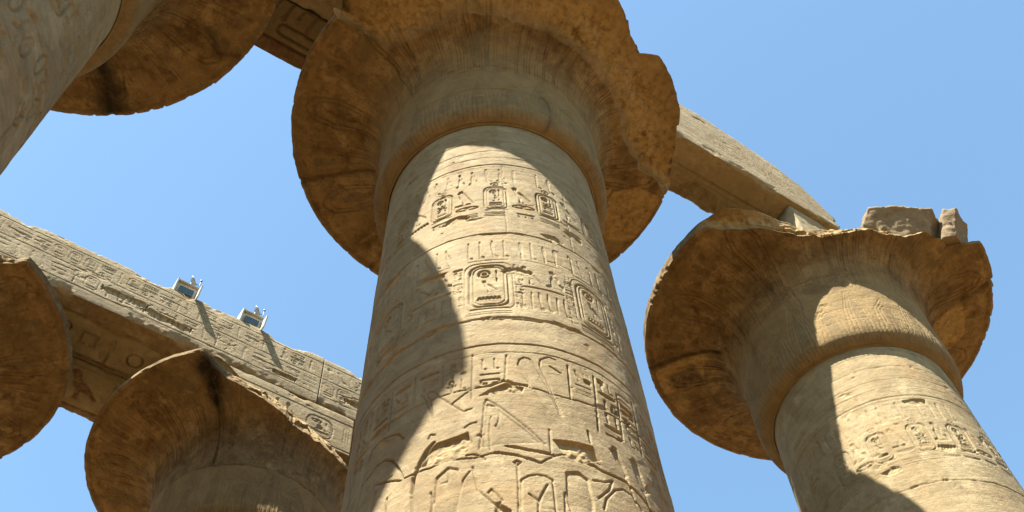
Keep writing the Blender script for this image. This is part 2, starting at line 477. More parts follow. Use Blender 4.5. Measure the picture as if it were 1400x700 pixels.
# ------------------------------------------------------------------ the ground
def ground():
    r = np.concatenate([np.linspace(0.01, 60, 60), np.geomspace(64, 1500, 24)])
    a = np.linspace(0, 2 * np.pi, 120, endpoint=False)
    A_, R_ = np.meshgrid(a, r)
    X, Y = R_ * np.sin(A_), R_ * np.cos(A_)
    Z = .04 * fbm(X * .4, Y * .4, 0, 4, 5) * np.clip(R_, 0, 1) - .05
    me = grid_mesh('ground', np.stack([X, Y, Z], -1), wrap_i=True)
    m = stone_material('sand', (.16, .094, .038), (.185, .11, .046), (.21, .13, .058), bump=.5, streak=.1)
    tag(link('ground', me, m), kind='structure')
ground()

# ------------------------------------------------------------------ columns
R0, RN, HN = 1.87208, 1.61857, 15.17259
PROF = np.array([(1.615, 15.06), (1.70, 15.10), (1.80, 15.17), (1.855, 15.30), (1.868, 15.48), (1.858, 15.8), (1.85, 16.2), (1.86, 16.7), (1.895, 17.08), (1.99, 17.38), (2.21, 17.62), (2.64, 17.79), (3.20, 17.90), (3.50, 17.95)])
def shaft_r(z): return R0 + (RN - R0) * z / HN

def pol(az, r): return r * np.sin(np.radians(az)), -r * np.cos(np.radians(az))

def az_samples(lo, hi, step, coarse=4.0):
    a = np.arange(lo, hi, step)
    b = np.arange(hi, lo + 360, coarse)
    return np.concatenate([a, b])

KX = 1.68 * math.pi / 180                    # metres of canvas per degree round a shaft
def D(p): return [(a * KX, z) for a, z in p]

def shaft_common(cv, seed, z_lo, az_lo=-185, az_hi=180, rowstep=12.4, row0=-57.0):
    """registers repeated on every shaft: rings, rearing cobras, cartouches, groups of signs, drum joints"""
    rg = random.Random(seed)
    x0, x1 = az_lo * KX, az_hi * KX
    for z, wd, d in ((15.35, .012, .008), (14.83, .012, .010), (14.49, .012, .010), (14.15, .012, .010), (13.93, .012, .010), (13.70, .018, .020), (13.62, .010, .008)):
        cv.stroke([(x0 + (x1 - x0) * k / 60, z + .006 * math.sin(k * 1.7 + seed)) for k in range(61)], wd, d)
    k0 = int((az_lo - row0) / rowstep) - 1
    for k in range(k0, k0 + 40):
        a = row0 + k * rowstep + rg.uniform(-.5, .5)
        if not (az_lo + 6 < a < az_hi - 6): continue
        x = a * KX; dd = rg.uniform(.7, 1.25)
        if k % 2 == 0:
            cartouche(cv, x, 12.68 + rg.uniform(-.02, .02), .30, .62, rg, .020, .030 * dd)
        else:
            sign(cv, rg.choice(['bird', 'falcon', 'man']), x - .02, 12.80, .30, .46, .022, .030 * dd)
            sign(cv, rg.choice(['basket', 'eye', 'water']), x, 12.45, .30, .18, .020, .028 * dd)
        if rg.random() < .85: sign(cv, rg.choice(['bar', 'gold', 'bars', 'basket']), x + rg.uniform(-.02, .02), 12.22, .30, .13, .015, .02)
        for dx in (-.095, .085):
            if rg.random() < .88:
                sign(cv, rg.choice(['cobra', 'feather', 'man', 'cobra', 'leg', 'reed']), x + dx, 13.34 + rg.uniform(-.03, .02), .16, .42, .018, .024 * rg.uniform(.6, 1.2))
        if k % 2 == 0: sign(cv, 'disk', x, 13.08, .13, .11, .014, .016)
    for k in range(420):                     # chips and scratches
        x = rg.uniform(x0, x1); y = rg.uniform(z_lo, 15.0)
        if rg.random() < .6:
            q = rg.uniform(.008, .035)
            cv.fill([(x + q * rg.uniform(.6, 1.4) * math.cos(v), y + q * rg.uniform(.4, .9) * math.sin(v)) for v in (0, 1, 2, 3, 4.2, 5.3)], rg.uniform(.006, .02), .05, .8)
        else:
            g_ = rg.uniform(-.5, .5); L = rg.uniform(.05, .3)
            cv.stroke([(x, y), (x + L * math.cos(g_), y + L * .4 * math.sin(g_))], .010, rg.uniform(.005, .014), jit=.008, seed=k)
    for k in range(26):                      # upright joints of the half drums
        x = rg.uniform(x0, x1); ya, yb = rg.choice([(9.8, 11.7), (11.7, 13.66), (8.55, 9.8), (7.55, 8.55), (13.66, 15.1)])
        if k % 2: cv.stroke([(x, ya), (x + rg.uniform(-.02, .02), yb)], .010, .012, jit=.008, seed=k + 70)
    joint(cv, x0, x1, 11.70, seed + 1, chips=24)
    joint(cv, x0, x1, 9.80, seed + 2, chips=64, wd=.02)
    for k in range(16):                      # knocked-off patches
        x = rg.uniform(x0, x1); y = rg.choice([11.7, 9.8, 13.62, 12.1, 10.9, 14.3]) + rg.uniform(-.12, .12); q = rg.uniform(.05, .16)
        p_ = [(x + 1.6 * q * rg.uniform(.6, 1.2) * math.cos(v), y + q * rg.uniform(.4, .9) * math.sin(v)) for v in [v2 * .7 for v2 in range(9)]]
        cv.fill(p_, rg.uniform(.015, .03), .05, .7); cv.fill(p_, .9, 9, 1, 'rough')
    for z in (9.31, 9.16):
        cv.stroke([(x0 + (x1 - x0) * k / 60, z + .005 * math.sin(k * 2.1)) for k in range(61)], .018 if z > 9.2 else .011, .022 if z > 9.2 else .012)

def weather(X, Y, Z, H, rough, seed, amp=1.0):
    """wear: soft undulation, scars, pits; shallow carving where the surface is rubbed away"""
    wear = sstep(-.25, .45, fbm(X * .8, Y * .8, Z * .8, 3, seed + 3))
    H = H * (.70 + .58 * wear)
    H = H + .012 * amp * fbm(X * .9, Y * .9, Z * .9, 3, seed + 9)
    H = H + .004 * amp * fbm(X * 9, Y * 9, Z * 9, 3, seed + 19)
    scar = sstep(.42, .62, fbm(X * 2.6, Y * 2.6, Z * 4.2, 4, seed + 29))
    H = H + .016 * amp * scar
    H = H + rough * (.012 + .022 * fbm(X * 16, Y * 16, Z * 16, 3, seed + 39))
    return H, np.clip(scar * .7 + rough, 0, 1)

def build_shaft(parent, seed, az, z, cv, mat=None):
    A_, Z = np.meshgrid(az, z)
    r = shaft_r(Z)
    X, Y = pol(A_, r)
    if cv is not None:
        a2 = (A_ + 185) % 360 - 185
        H = cv.sample(a2 * KX, Z); ro = cv.sample(a2 * KX, Z, 'rough')
        inz = (Z > cv.y0) & (Z < cv.y0 + (cv.ny - 2) * cv.res)
        H = H * inz; ro = ro * inz
    else:
        H = np.zeros_like(Z); ro = H
    H, fr = weather(X, Y, Z, H, ro, seed)
    r = r - H
    X, Y = pol(A_, r)
    P = np.stack([X, Y, Z + EYE], -1)
    crs = np.array([-2, .9, 2.4, 3.9, 5.4, 6.6, 7.56, 8.6, 9.8, 11.7, 13.66, 15.3])
    zz = Z + .015 * fbm(X * 2, Y * 2, 0 * Z, 3, seed + 60)
    ci = np.searchsorted(crs, zz)
    half = ((A_ + ci * 67 + seed * 13) % 360 > 180)
    tone = (_h(ci.astype(float), half.astype(float), ci * 0.0, seed + 61) - .62) * .12
    rub = sstep(.05, .5, fbm(X * .7, Y * .7, Z * .5, 4, seed + 62))
    tone = tone + .09 * rub - .05
    me = grid_mesh('shaft', P, wrap_i=True, attrs={'fresh_bounce': fr * .7, 'tone': tone})
    return link('shaft', me, mat or M_SHAFT, parent)

def build_base(parent):
    z = np.array([-.02, .02, .30, .40, .44, .45]); r = np.array([2.55, 2.6, 2.6, 2.55, 2.40, 1.6])
    A_, Rr = np.meshgrid(np.arange(0, 360, 4.0), r); Zz = np.repeat(z[:, None], A_.shape[1], 1)
    X, Y = pol(A_, Rr)
    link('base', grid_mesh('base', np.stack([X, Y, Zz], -1), wrap_i=True), M_ROCK, parent)

CK = 2.0 * math.pi / 180                     # canvas metres per degree round a capital
_seg = np.hypot(np.diff(PROF[:, 0]), np.diff(PROF[:, 1]))
PT = np.concatenate([[0], np.cumsum(_seg)]); PL = PT[-1]
def smooth_profile(t):
    """bell profile r, z at arc length t (softened polyline)"""
    h = .06
    r = sum(np.interp(np.clip(t + k * h, 0, PL), PT, PROF[:, 0]) for k in (-1, 0, 1)) / 3
    z = sum(np.interp(np.clip(t + k * h, 0, PL), PT, PROF[:, 1]) for k in (-1, 0, 1)) / 3
    return r, z
def t_of_z(z): return float(np.interp(z, PROF[:, 1], PT))

def capital_canvas(seed, joints=(), cracks=(), res=.013, tube_z=17.42, soft=.22):
    """painting and light carving of an open papyrus bell: sepals at its foot, stems, cartouches under the rim"""
    cv = Canvas(-185 * CK, 180 * CK, 0, PL, res)
    cv.tube_t, cv.soft = t_of_z(tube_z), soft
    rg = random.Random(seed)
    x0, x1 = -185 * CK, 180 * CK
    t1, t2, t3 = t_of_z(15.9), t_of_z(16.75), t_of_z(17.45)
    n = 22
    for k in range(n + 1):
        a = (-185 + 360 * k / n) * CK; w2 = 360 / n * CK / 2
        top = t2 if k % 2 else t1 + .35
        for f, g in ((1, 0), (.72, .14), (.45, .3)):
            cv.stroke([(a - w2 * f, t_of_z(15.3)), (a - w2 * f * .8, t1), (a, top - g * .8)], .014, .016)
            cv.stroke([(a + w2 * f, t_of_z(15.3)), (a + w2 * f * .8, t1), (a, top - g * .8)], .014, .016)
        cv.fill([(a - w2 * .4, t_of_z(15.35)), (a - w2 * .3, t1), (a, top - .3), (a + w2 * .3, t1), (a + w2 * .4, t_of_z(15.35))], .30, 9, 1, 'pig')
    for k in range(150):                     # ribs of the foot
        a = (-185 + 360 * k / 150) * CK
        cv.stroke([(a, t_of_z(15.12)), (a, t_of_z(15.62 + .1 * (k % 2)))], .012, .014)
    for k in range(240):                     # stems of the umbel
        a = (-185 + 360 * k / 240 + rg.uniform(-.2, .2)) * CK
        if rg.random() < .8:
            cv.stroke([(a, t2 + rg.uniform(-.2, .1)), (a + rg.uniform(-.02, .02), rg.uniform(t3, PL - .25))], .012, .012)
            cv.stroke([(a, t2), (a, rg.uniform(t3, PL - .2))], .016, rg.uniform(.2, .65), 'pig')
    m = 20
    for k in range(m):                       # long pointed leaves and cartouches radiating to the rim
        a = (-180 + 360 * k / m) * CK; hw = 360 / m * CK * .5
        if k % 2 == 0:
            for f, g, v in ((1.0, 0, .5), (.70, .16, .35)):
                lp = [(a - hw * .35 * f, t2 + .15), (a - hw * .66 * f, PL - .80 + g * .3), (a - hw * .40 * f, PL - .36 - g * .6), (a, PL - .22 - g), (a + hw * .40 * f, PL - .36 - g * .6), (a + hw * .66 * f, PL - .80 + g * .3), (a + hw * .35 * f, t2 + .15)]
                cv.stroke(lp, .016, .018); cv.stroke(lp, .020, v + .2, 'pig')
            cv.fill([(a - hw * .3, PL - .95), (a, PL - .5), (a + hw * .3, PL - .95), (a, PL - 1.35)], .6, 9, 1, 'pig')
            cv.stroke([(a, t2 + .2), (a, PL - .5)], .012, .012)
        else:
            cartouche(cv, a - .07, PL - .56, .13, .46, rg, .011, .014); cartouche(cv, a + .08, PL - .56, .13, .46, rg, .011, .014)
            cv.fill(rrect(a - .07, PL - .56, .12, .44, .05)[:-1], .55, 9, 1, 'pig'); cv.fill(rrect(a + .08, PL - .56, .12, .44, .05)[:-1], .4, 9, 1, 'pig')
            cv.stroke(arc(a, PL - .98, .10, .09), .015, .016); cv.fill(arc(a, PL - .98, .09, .08), .65, 9, 1, 'pig')
            sign(cv, 'cobra', a - .09, PL - 1.22, .1, .26, .012, .012); sign(cv, 'cobra', a + .09, PL - 1.22, .1, .26, .012, .012)
            for q in (-.19, -.16, .16, .19): cv.stroke([(a + q * .6, PL - 1.6), (a + q, PL - .3)], .011, .012)
    for k in range(70):                      # soft washes of the old paint
        a = rg.uniform(x0, x1); tq = rg.uniform(t2, PL - .2); q = rg.uniform(.15, .5)
        cv.fill([(a + q * rg.uniform(.5, 1) * math.cos(v), tq + q * .7 * rg.uniform(.5, 1) * math.sin(v)) for v in [k2 * .52 for k2 in range(12)]], rg.uniform(.15, .4), 9, 1, 'pig')
    for z in (15.08, 15.62, 15.98):
        cv.stroke([(x0, t_of_z(z)), (x1, t_of_z(z))], .012, .014)
    for t in (PL - .14, PL - .20):
        cv.stroke([(x0, t), (x1, t)], .012, .012)
    cv.fill([(x0, PL - .13), (x1, PL - .13), (x1, PL - .03), (x0, PL - .03)], .35, 9, 1, 'pig')
    cv.fill([(x0, t_of_z(15.06)), (x1, t_of_z(15.06)), (x1, t_of_z(15.30)), (x0, t_of_z(15.30))], .25, 9, 1, 'pig')
    for z in joints:
        joint(cv, x0, x1, t_of_z(z), int(z * 100) + seed, wd=.016, d=.03, chips=8, amp=.012)
    for pts, wd, d, st in cracks:
        p = [(a * CK, t) for a, t in pts]
        cv.stroke(p, wd, d, jit=.012, seed=seed)
        if st:
            for f, v in ((1.0, .35), (.7, .6), (.4, .9)):
                cv.stroke(p, st * f, v, 'stain', jit=.03, seed=seed + 5)
    return cv

def build_capital(parent, seed, az, cut, top, cv, nt_=120, nw=34, ztop=18.14, wmid=None, wr=1.0, mat=None, cutn=.05):
    """bell of revolution broken back to radius cut(az); a rough break rises from there to top(az) = (r, z)"""
    na = len(az)
    cv.blur('stain', 3)
    a1 = az
    Rc = np.minimum(cut(a1), 3.50)
    brk = sstep(3.48, 3.30, Rc)              # 1 where the rim is gone
    ca, sa = np.cos(np.radians(a1)) * 9, np.sin(np.radians(a1)) * 9
    Rc = Rc + brk * cutn * fbm(ca * 1.6, sa * 1.6, seed, 4, seed, .6)
    Rc = np.clip(Rc, 1.9, 3.50)
    tt = np.linspace(0, PL, 400); rr, zz = smooth_profile(tt)
    rr = np.maximum.accumulate(np.where(tt > t_of_z(16.2), rr, 0)) + np.where(tt > t_of_z(16.2), 0, rr)
    k0 = np.searchsorted(tt, t_of_z(16.3))
    tc = np.interp(Rc, rr[k0:], tt[k0:])     # arc length at the break
    f = np.linspace(0, 1, nt_)
    T = tc[None, :] * f[:, None]
    r = np.interp(T, tt, rr); z = np.interp(T, tt, zz)
    A_ = np.repeat(a1[None, :], nt_, 0)
    a2 = (A_ + 185) % 360 - 185
    H = cv.sample(a2 * CK, T); pig = cv.sample(a2 * CK, T, 'pig'); st = cv.sample(a2 * CK, T, 'stain'); ro = cv.sample(a2 * CK, T, 'rough')
    X, Y = pol(A_, r)
    H, fr = weather(X, Y, z, H, ro, seed, .8)
    # outward normal of the profile
    dr, dz = np.gradient(rr, tt), np.gradient(zz, tt)
    nr = np.interp(T, tt, dz); nz = -np.interp(T, tt, dr)
    L = np.hypot(nr, nz) + 1e-9
    r = r - H * nr / L; z = z - H * nz / L
    # break surface / lip of the rim
    rt, zt = top(a1)
    fw = np.linspace(0, 1, nw)[1:]
    re, ze = r[-1], z[-1]
    W = fw[:, None]
    lip = (1 - brk)[None, :]
    if wmid is None:
        rb = re + (rt - re) * W; zb = ze + (zt - ze) * W
    else:
        mr, mz = wmid
        mr_ = re + mr; mz_ = ze + mz
        rb = (1 - W) ** 2 * re + 2 * W * (1 - W) * mr_ + W ** 2 * rt
        zb = (1 - W) ** 2 * ze + 2 * W * (1 - W) * mz_ + W ** 2 * zt
    rl = re + (3.515 - re) * sstep(0, .12, W) + 0 * W; zl = ze + (zt - ze) * W
    rw = rb * (1 - lip) + rl * lip; zw = zb * (1 - lip) + zl * lip
    Aw = np.repeat(a1[None, :], nw - 1, 0)
    Xw, Yw = pol(Aw, rw)
    env = np.minimum(W * 2.6, 1) * (1 - .72 * W ** 3) * (1 - lip)
    big = fbm(Xw * 1.3, Yw * 1.3, zw * 1.3, 3, seed + 50)
    ridged = np.abs(fbm(Xw * 4.5, Yw * 4.5, zw * 6, 4, seed + 60, .6))
    rw = rw + wr * env * (.07 * big + .15 * facets(Aw * .045 + .2 * big, W * 1.1 + 0 * Aw + .15 * big, .55, seed + 66) + .06 * facets(Aw * .045, W * 1.1 + 0 * Aw, .2, seed + 67) + .08 * (ridged - .25) + .03 * fbm(Aw * .8, zw * 2.5, Aw * 0, 3, seed + 72) + .03 * fbm(Xw * 20, Yw * 20, zw * 20, 3, seed + 71))
    hole = sstep(.22, .42, fbm(Xw * 3.2, Yw * 3.2, zw * 3.2, 4, seed + 83, .55))
    zw = zw + env * .07 * hole * (wmid is not None) * (wr > .6)
    zw = zw + wr * env * (.09 * fbm(Xw * 3, Yw * 3, zw * 3, 4, seed + 80) + .02 * fbm(Xw * 15, Yw * 15, zw * 15, 2, seed + 81))
    chip = sstep(.18, .50, fbm(ca * 2.2, sa * 2.2, seed * 3.1, 4, seed + 90, .6)) * (1 - brk)
    rw = rw - chip[None, :] * .09 * sstep(.5, 0, np.abs(W - .10)) + .022 * lip * fbm(Xw * 5, Yw * 5, zw * 5, 3, seed + 91)
    # upper surface
    ft = np.linspace(0, 1, 9)[1:]
    rtop = rw[-1][None, :] * (1 - ft[:, None]) ; rtop = np.maximum(rtop, .02)
    ztp = np.repeat(zw[-1][None, :], 8, 0); ztp = ztp + (ztop - ztp) * sstep(0, .5, ft)[:, None]
    At = np.repeat(a1[None, :], 8, 0)
    Xa, Ya = pol(np.vstack([A_, Aw, At]), np.vstack([r, rw, rtop]))
    Za = np.vstack([z, zw, ztp]) + EYE
    one = np.ones_like(W)
    fresh_bounce = np.vstack([np.clip(fr * .55 + ro * .6, 0, 1), np.clip(env, 0, 1) * np.ones_like(rw), brk[None, :] * np.ones_like(rtop)])
    PG = np.vstack([pig * np.minimum(1, (1 - fr) + .2), 0 * rw, 0 * rtop])
    tb = np.clip((cv.tube_t + (.03 + cv.soft) * fbm(X * 2, Y * 2, z * 2, 3, seed + 95) - T) / cv.soft + .5, 0, 1)
    TB = np.vstack([tb, 0 * rw, 0 * rtop])
    PB = PG * (np.vstack([fbm(X * .9, Y * .9, z * .9, 3, seed + 97), 0 * rw, 0 * rtop]) > .12)
    PG = PG - PB * .7
    SS = np.vstack([st, np.repeat(st[-1][None, :], nw - 1, 0) * np.clip(1 - W * 1.5, 0, 1), 0 * rtop])
    me = grid_mesh('capital', np.stack([Xa, Ya, Za], -1), wrap_i=True, attrs={'fresh_bounce': fresh_bounce, 'pig': PG, 'pigb': PB, 'stain': SS, 'tube': TB})
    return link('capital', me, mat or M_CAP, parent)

def azfun(pts, default=3.6):
    a = np.array([p[0] for p in pts], float); v = np.array([p[1] for p in pts], float)
    def f(az):
        x = (np.asarray(az, float) + 180) % 360 - 180
        return np.interp(x, a, v, left=default, right=default)
    return f

def topfun(rp, zp=((0, 18.14),)):
    fr, fz = azfun(rp, 3.5), azfun(zp, 18.14)
    return lambda az: (fr(az), fz(az))

# --------------------------- broken or whole blocks of the abaci and architraves
def build_block(u0, u1, n0, n1, z0, z1, seed, cv_near=None, cv_under=None, ru=.03, rv=.03, chip=.05, erode=1.0, ztopf=None, end0=0.0, end1=0.0, name='block', smooth=True):
    """a dressed block: u along the row, n across (n1 = face towards the camera's side), z up; local z = 0 is its underside"""
    def side(L, r): return np.linspace(0, 1, max(3, int(L / r) + 1))[:-1]
    Hh, Wd = z1 - z0, n1 - n0
    a = side(Hh, rv); b = side(Wd, .12); c = side(Hh, .12); d = side(Wd, rv)
    nn = np.concatenate([np.full(len(a), n1), n1 - b * Wd, np.full(len(c), n0), n0 + d * Wd])
    zz = np.concatenate([a * Hh, np.full(len(b), Hh), Hh - c * Hh, np.zeros(len(d))])
    nv, nz_ = np.concatenate([np.full(len(a), 1.), b * 0, np.full(len(c), -1.), d * 0]), np.concatenate([a * 0, np.full(len(b), 1.), c * 0, np.full(len(d), -1.)])
    u = np.linspace(u0, u1, max(4, int((u1 - u0) / ru) + 1))
    UU, NN = np.meshgrid(u, nn, indexing='ij'); _, ZZ = np.meshgrid(u, zz, indexing='ij')
    _, NV = np.meshgrid(u, nv, indexing='ij'); _, NZ = np.meshgrid(u, nz_, indexing='ij')
    fr = np.zeros_like(UU); pig = np.zeros_like(UU)
    near, under = NV > .5, NZ < -.5
    H = np.zeros_like(UU); ro = np.zeros_like(UU)
    if cv_near is not None:
        H = np.where(near, cv_near.sample(UU, ZZ), H); ro = np.where(near, cv_near.sample(UU, ZZ, 'rough'), ro)
    if cv_under is not None:
        H = np.where(under, cv_under.sample(UU, NN), H); pig = np.where(under, cv_under.sample(UU, NN, 'pig'), pig); ro = np.where(under, cv_under.sample(UU, NN, 'rough'), ro)
    H, fr = weather(UU, NN, ZZ + seed, H, ro, seed, erode)
    NN2, ZZ2 = NN - NV * H, ZZ - NZ * H
    # worn arrises
    dn = np.minimum(NN - n0, n1 - NN); dz = np.minimum(ZZ, Hh - ZZ)
    e = np.hypot(dn, dz)
    top = ZZ > Hh * .5
    k = np.exp(-e / (chip * 1.4)) * (.25 + 1.0 * sstep(-.05, .45, fbm(UU * 1.7, NN * 1.5 + top * 7, ZZ * 1.5, 4, seed + 5, .6))) * chip
    NN2 = NN2 - np.sign(NN - (n0 + n1) / 2) * k; ZZ2 = ZZ2 - np.sign(ZZ - Hh / 2) * k * np.where(top, 1.2, .8)
    if ztopf is not None:
        zt = ztopf(UU) - z0
        ZZ2 = ZZ2 * (1 + (zt / Hh - 1))
    # rough ends
    eu0 = np.exp(-(UU - u0) / .12); eu1 = np.exp(-(u1 - UU) / .12)
    UU2 = UU + eu0 * end0 * fbm(NN * 2, ZZ * 2, seed, 4, seed + 7, .6) - eu1 * end1 * fbm(NN * 2, ZZ * 2, seed + 3, 4, seed + 8, .6)
    P = np.stack([UU2, -NN2, ZZ2], -1)
    return grid_mesh(name, P, wrap_i=True, attrs={'fresh_bounce': fr * .8, 'pig': pig}, cap0=True, cap1=True, smooth=smooth)

def rock(name, pts, z0, z1, seed, rough=.05, dome=.1, lean=(0, 0), res=40):
    """a broken stone from its plan outline (u, n): walls, chamfered top, rough faces"""
    p = np.array(pts, float); c = p.mean(0)
    q = np.vstack([p, p[:1]]); s_ = np.concatenate([[0], np.cumsum(np.hypot(*np.diff(q, axis=0).T))])
    n = max(60, int(s_[-1] / .025))
    t = np.linspace(0, s_[-1], n, endpoint=False)
    o = np.stack([np.interp(t, s_, q[:, 0]), np.interp(t, s_, q[:, 1])], -1)
    rows = []
    for f in (0.02, .3, .6, .85, .97): rows.append((f, 0.0))
    for h in np.linspace(0, 1, 26): rows.append((1.0, h))
    for f in (.96, .85, .6, .3, .02): rows.append((f, 1.0))
    P = []
    for k, (f, h) in enumerate(rows):
        low = k < 5; high = k > 30
        ff = f * (1 - .05 * h)
        zz = z0 + (z1 - z0) * h + (dome * (1 - f) if high else 0)
        P.append(np.column_stack([c[0] + (o[:, 0] - c[0]) * ff + lean[0] * h, c[1] + (o[:, 1] - c[1]) * ff + lean[1] * h, np.full(n, zz)]))
    P = np.array(P)
    X, Y, Z = P[..., 0], P[..., 1], P[..., 2]
    d = rough * (fbm(X * 1.8, Y * 1.8, Z * 1.8, 4, seed, .6) + .7 * (np.abs(fbm(X * 4, Y * 4, Z * 5, 3, seed + 4)) - .2))
    v = np.stack([X - c[0], Y - c[1], (Z - (z0 + z1) / 2) * 1.2], -1); v /= np.linalg.norm(v, axis=-1, keepdims=True) + 1e-6
    P = P + v * d[..., None]
    P[..., 1] *= -1
    return grid_mesh(name, P, wrap_i=True, attrs={'fresh_bounce': np.full(X.shape, .3)})

POS = {'A': (-.30943, 8.34311), 'B': (6.00367, 13.06542), 'C': (-5.98207, 15.85705), 'D': (-12.36932, 11.40758), 'E': (-6.66759, 3.72875), 'G': (.37, 20.52)}
GROUP = 'giant open papyrus columns of the hall'
def column(k, label, cat='column', group=GROUP):
    o = empty('stone_column', (*POS[k], 0), RZ)
    return tag(o, label, cat, group, 'thing')

# ---- the great column in the middle
a = column('A', 'broad middle column with a deeply carved sunlit shaft and a capital missing its front rim')
cv = Canvas(-185 * KX, 180 * KX, 6.4, 15.2, .0075)
shaft_common(cv, 3, 6.4)
rg = random.Random(11)
for k, az_ in enumerate((-126, -104.5, -82.6, -60.2, -36.5, -15.3, 7.2, 29, 51, 73, 95)):   # second band of groups
    x = az_ * KX
    if k % 2 == 0:
        cartouche(cv, x, 10.48, .44, .88, rg, .024, .032)
        cv.stroke(rrect(x, 10.48, .55, 1.0, .12), .012, .014)
        sign(cv, 'bars', x, 9.93, .5, .12, .014, .018)
    else:
        sign(cv, 'bird', x - .13, 10.74, .28, .42, .024, .032); sign(cv, 'man', x + .15, 10.74, .28, .40, .024, .032)
        sign(cv, 'bar', x, 10.47, .54, .13, .018, .03)
        for j in range(6): sign(cv, rg.choice(['feather', 'cobra', 'feather']), x - .25 + j * .10, 10.20, .09, .38, .02, .028)
    text_column(cv, x + .27, x + .40, 10.0, 10.95, rg, .012, .014)
    for dx in (-.22, -.08, .07, .21): sign(cv, rg.choice(['reed', 'cobra', 'was', 'bird', 'leg']), x + dx, 11.31, .13, .42, .015, .018)
    sign(cv, 'bar', x, 11.05, .5, .08, .012, .012)
TR = dict(
 feather1=[(-19.6,8.21),(-24.1,8.57),(-27.8,8.95),(-27.1,9.03),(-25.5,9.07),(-23.7,9.05),(-22.4,8.97),(-18.6,8.61),(-15.2,8.19)],
 feather2=[(-14.7,8.19),(-17.3,8.57),(-20.4,8.96),(-19.9,9.06),(-16.8,9.13),(-14.2,9.11)],
 feather2b=[(-16.7,8.97),(-13.1,8.89)],
 vee=[(-46.4,8.26),(-51,8.44),(-54.9,8.61),(-56.5,8.71),(-58.1,8.75),(-59.6,8.71),(-57.9,8.59),(-56.8,8.3)],
 vee2=[(-50.1,8.43),(-47.3,8.5),(-44.2,8.58)], vee3=[(-46.4,8.26),(-43.6,8.28)], vee4=[(-61,8.73),(-59.4,8.58),(-57.1,8.35)],
 kilt=[(-41.4,7.66),(-40.2,8),(-39.5,8.33),(-38.8,8.39),(-36.7,8.33),(-31,8.11),(-26.2,7.92),(-21.6,7.72)],
 kilt2=[(-38.1,7.64),(-38.2,7.91),(-37.6,8.13)], kilt3=[(-38.9,8.3),(-35.9,8.28)],
 face=[(-35.9,8.27),(-34.8,8.14),(-35.5,8.02),(-36.2,7.98),(-35.4,7.92)],
 v1=[(-19.6,7.94),(-19.9,7.6)], v2=[(-6.3,8.07),(-6,7.9)],
 arcL1=[(-84.3,8.28),(-82.9,8.41),(-78.7,8.43),(-74,8.39),(-70,8.32),(-67.7,8.2)],
 arcL2=[(-83.9,8),(-79.3,8.07),(-74.7,8.05),(-71.5,7.96),(-68.2,7.77),(-66.3,7.6)],
 arch=[(-58,8.01),(-57.3,8.06),(-55.6,8.03)], arch2=[(-46,8.01),(-44.2,8.05),(-42.1,8.06)],
 arc3=[(-45.9,7.61),(-42.6,7.6),(-40.6,7.56),(-39.7,7.51)],
 staff=[(-30.3,7.42),(-30.4,7.15),(-30.8,6.85),(-31,6.5)], staffcap=[(-31.3,7.45),(-30.3,7.47),(-29.2,7.45),(-30.3,7.42),(-31.3,7.45)],
 box=[(-30.1,6.55),(-30.1,6.85),(-29.5,7.22),(-27.4,7.27),(-25,7.29),(-22.3,7.28),(-20.4,7.24),(-20.4,6.88),(-20.6,6.55)],
 boxv=[(-27.5,7.04),(-25,6.96),(-22.1,7.17)], boxv2=[(-25,6.96),(-25.5,6.76)],
 seat=[(-43.5,7.44),(-42.7,7.27),(-42,7.13),(-39.3,7.01),(-37.1,6.92)], seat2=[(-39.1,7.08),(-38.1,7.12),(-35.2,6.97),(-36.4,6.92)],
 seat3=[(-44.3,7.39),(-46.3,7.3),(-47.1,7.17)], lsh=[(-50.9,7.48),(-50.9,7.33),(-53.8,7.33)],
 diskR=[(-5.3,7.02),(-3.6,7.18),(0,7.34),(3.4,7.41),(6.5,7.39),(9.6,7.28),(11,7.0)],
 curl=[(-7.4,7.36),(-3.5,7.39),(-.3,7.46),(-2.1,7.31),(-6.5,7.14)],
 col1=[(-31.5,9.11),(-32.4,8.67)], col2=[(-43.1,9.17),(-43.6,8.44)], col3=[(-10,9.07),(-10.7,8.5)], col4=[(.1,9.06),(-2,8.14)], col5=[(10,8.96),(8.1,8.2)],
 col6=[(-64.8,9.12),(-64.4,8.6)], col7=[(-53.9,9.12),(-54.1,8.75)], col8=[(19,9.08),(17.5,8.2)], col9=[(28,9.08),(27,8.2)], col10=[(-75,9.1),(-75,8.5)], col11=[(-86,9.1),(-86,8.5)],
 vL1=[(-56.3,7.25),(-55.5,7.13),(-56.1,6.9)], vL2=[(-62.8,7.32),(-61.9,7.0)], vL3=[(-72.3,7.47),(-72.7,7.1)], vL4=[(-86.3,8.01),(-89.9,7.4)],
 legs=[(-17.1,7.1),(-18,6.7)], body1=[(-78,7.7),(-80,7.2),(-79,6.8)], body2=[(-100,8.6),(-96,8.2),(-97,7.5),(-101,6.9)])
for k, p in TR.items():
    cv.stroke(D(p), .0145, .024)
cv.stroke(D([(-33.2, 7.68), (-26.8, 7.62), (-19.5, 7.58)]), .026, .045)
cv.stroke(D([(-37.3, 7.59), (-31.8, 7.55), (-25.4, 7.49), (-23.1, 7.45)]), .014, .028)
cv.stroke(D([(-62.6, 7.35), (-62.4, 7.53), (-60.6, 7.71), (-58.4, 7.85), (-56, 7.92)]), .030, .045)
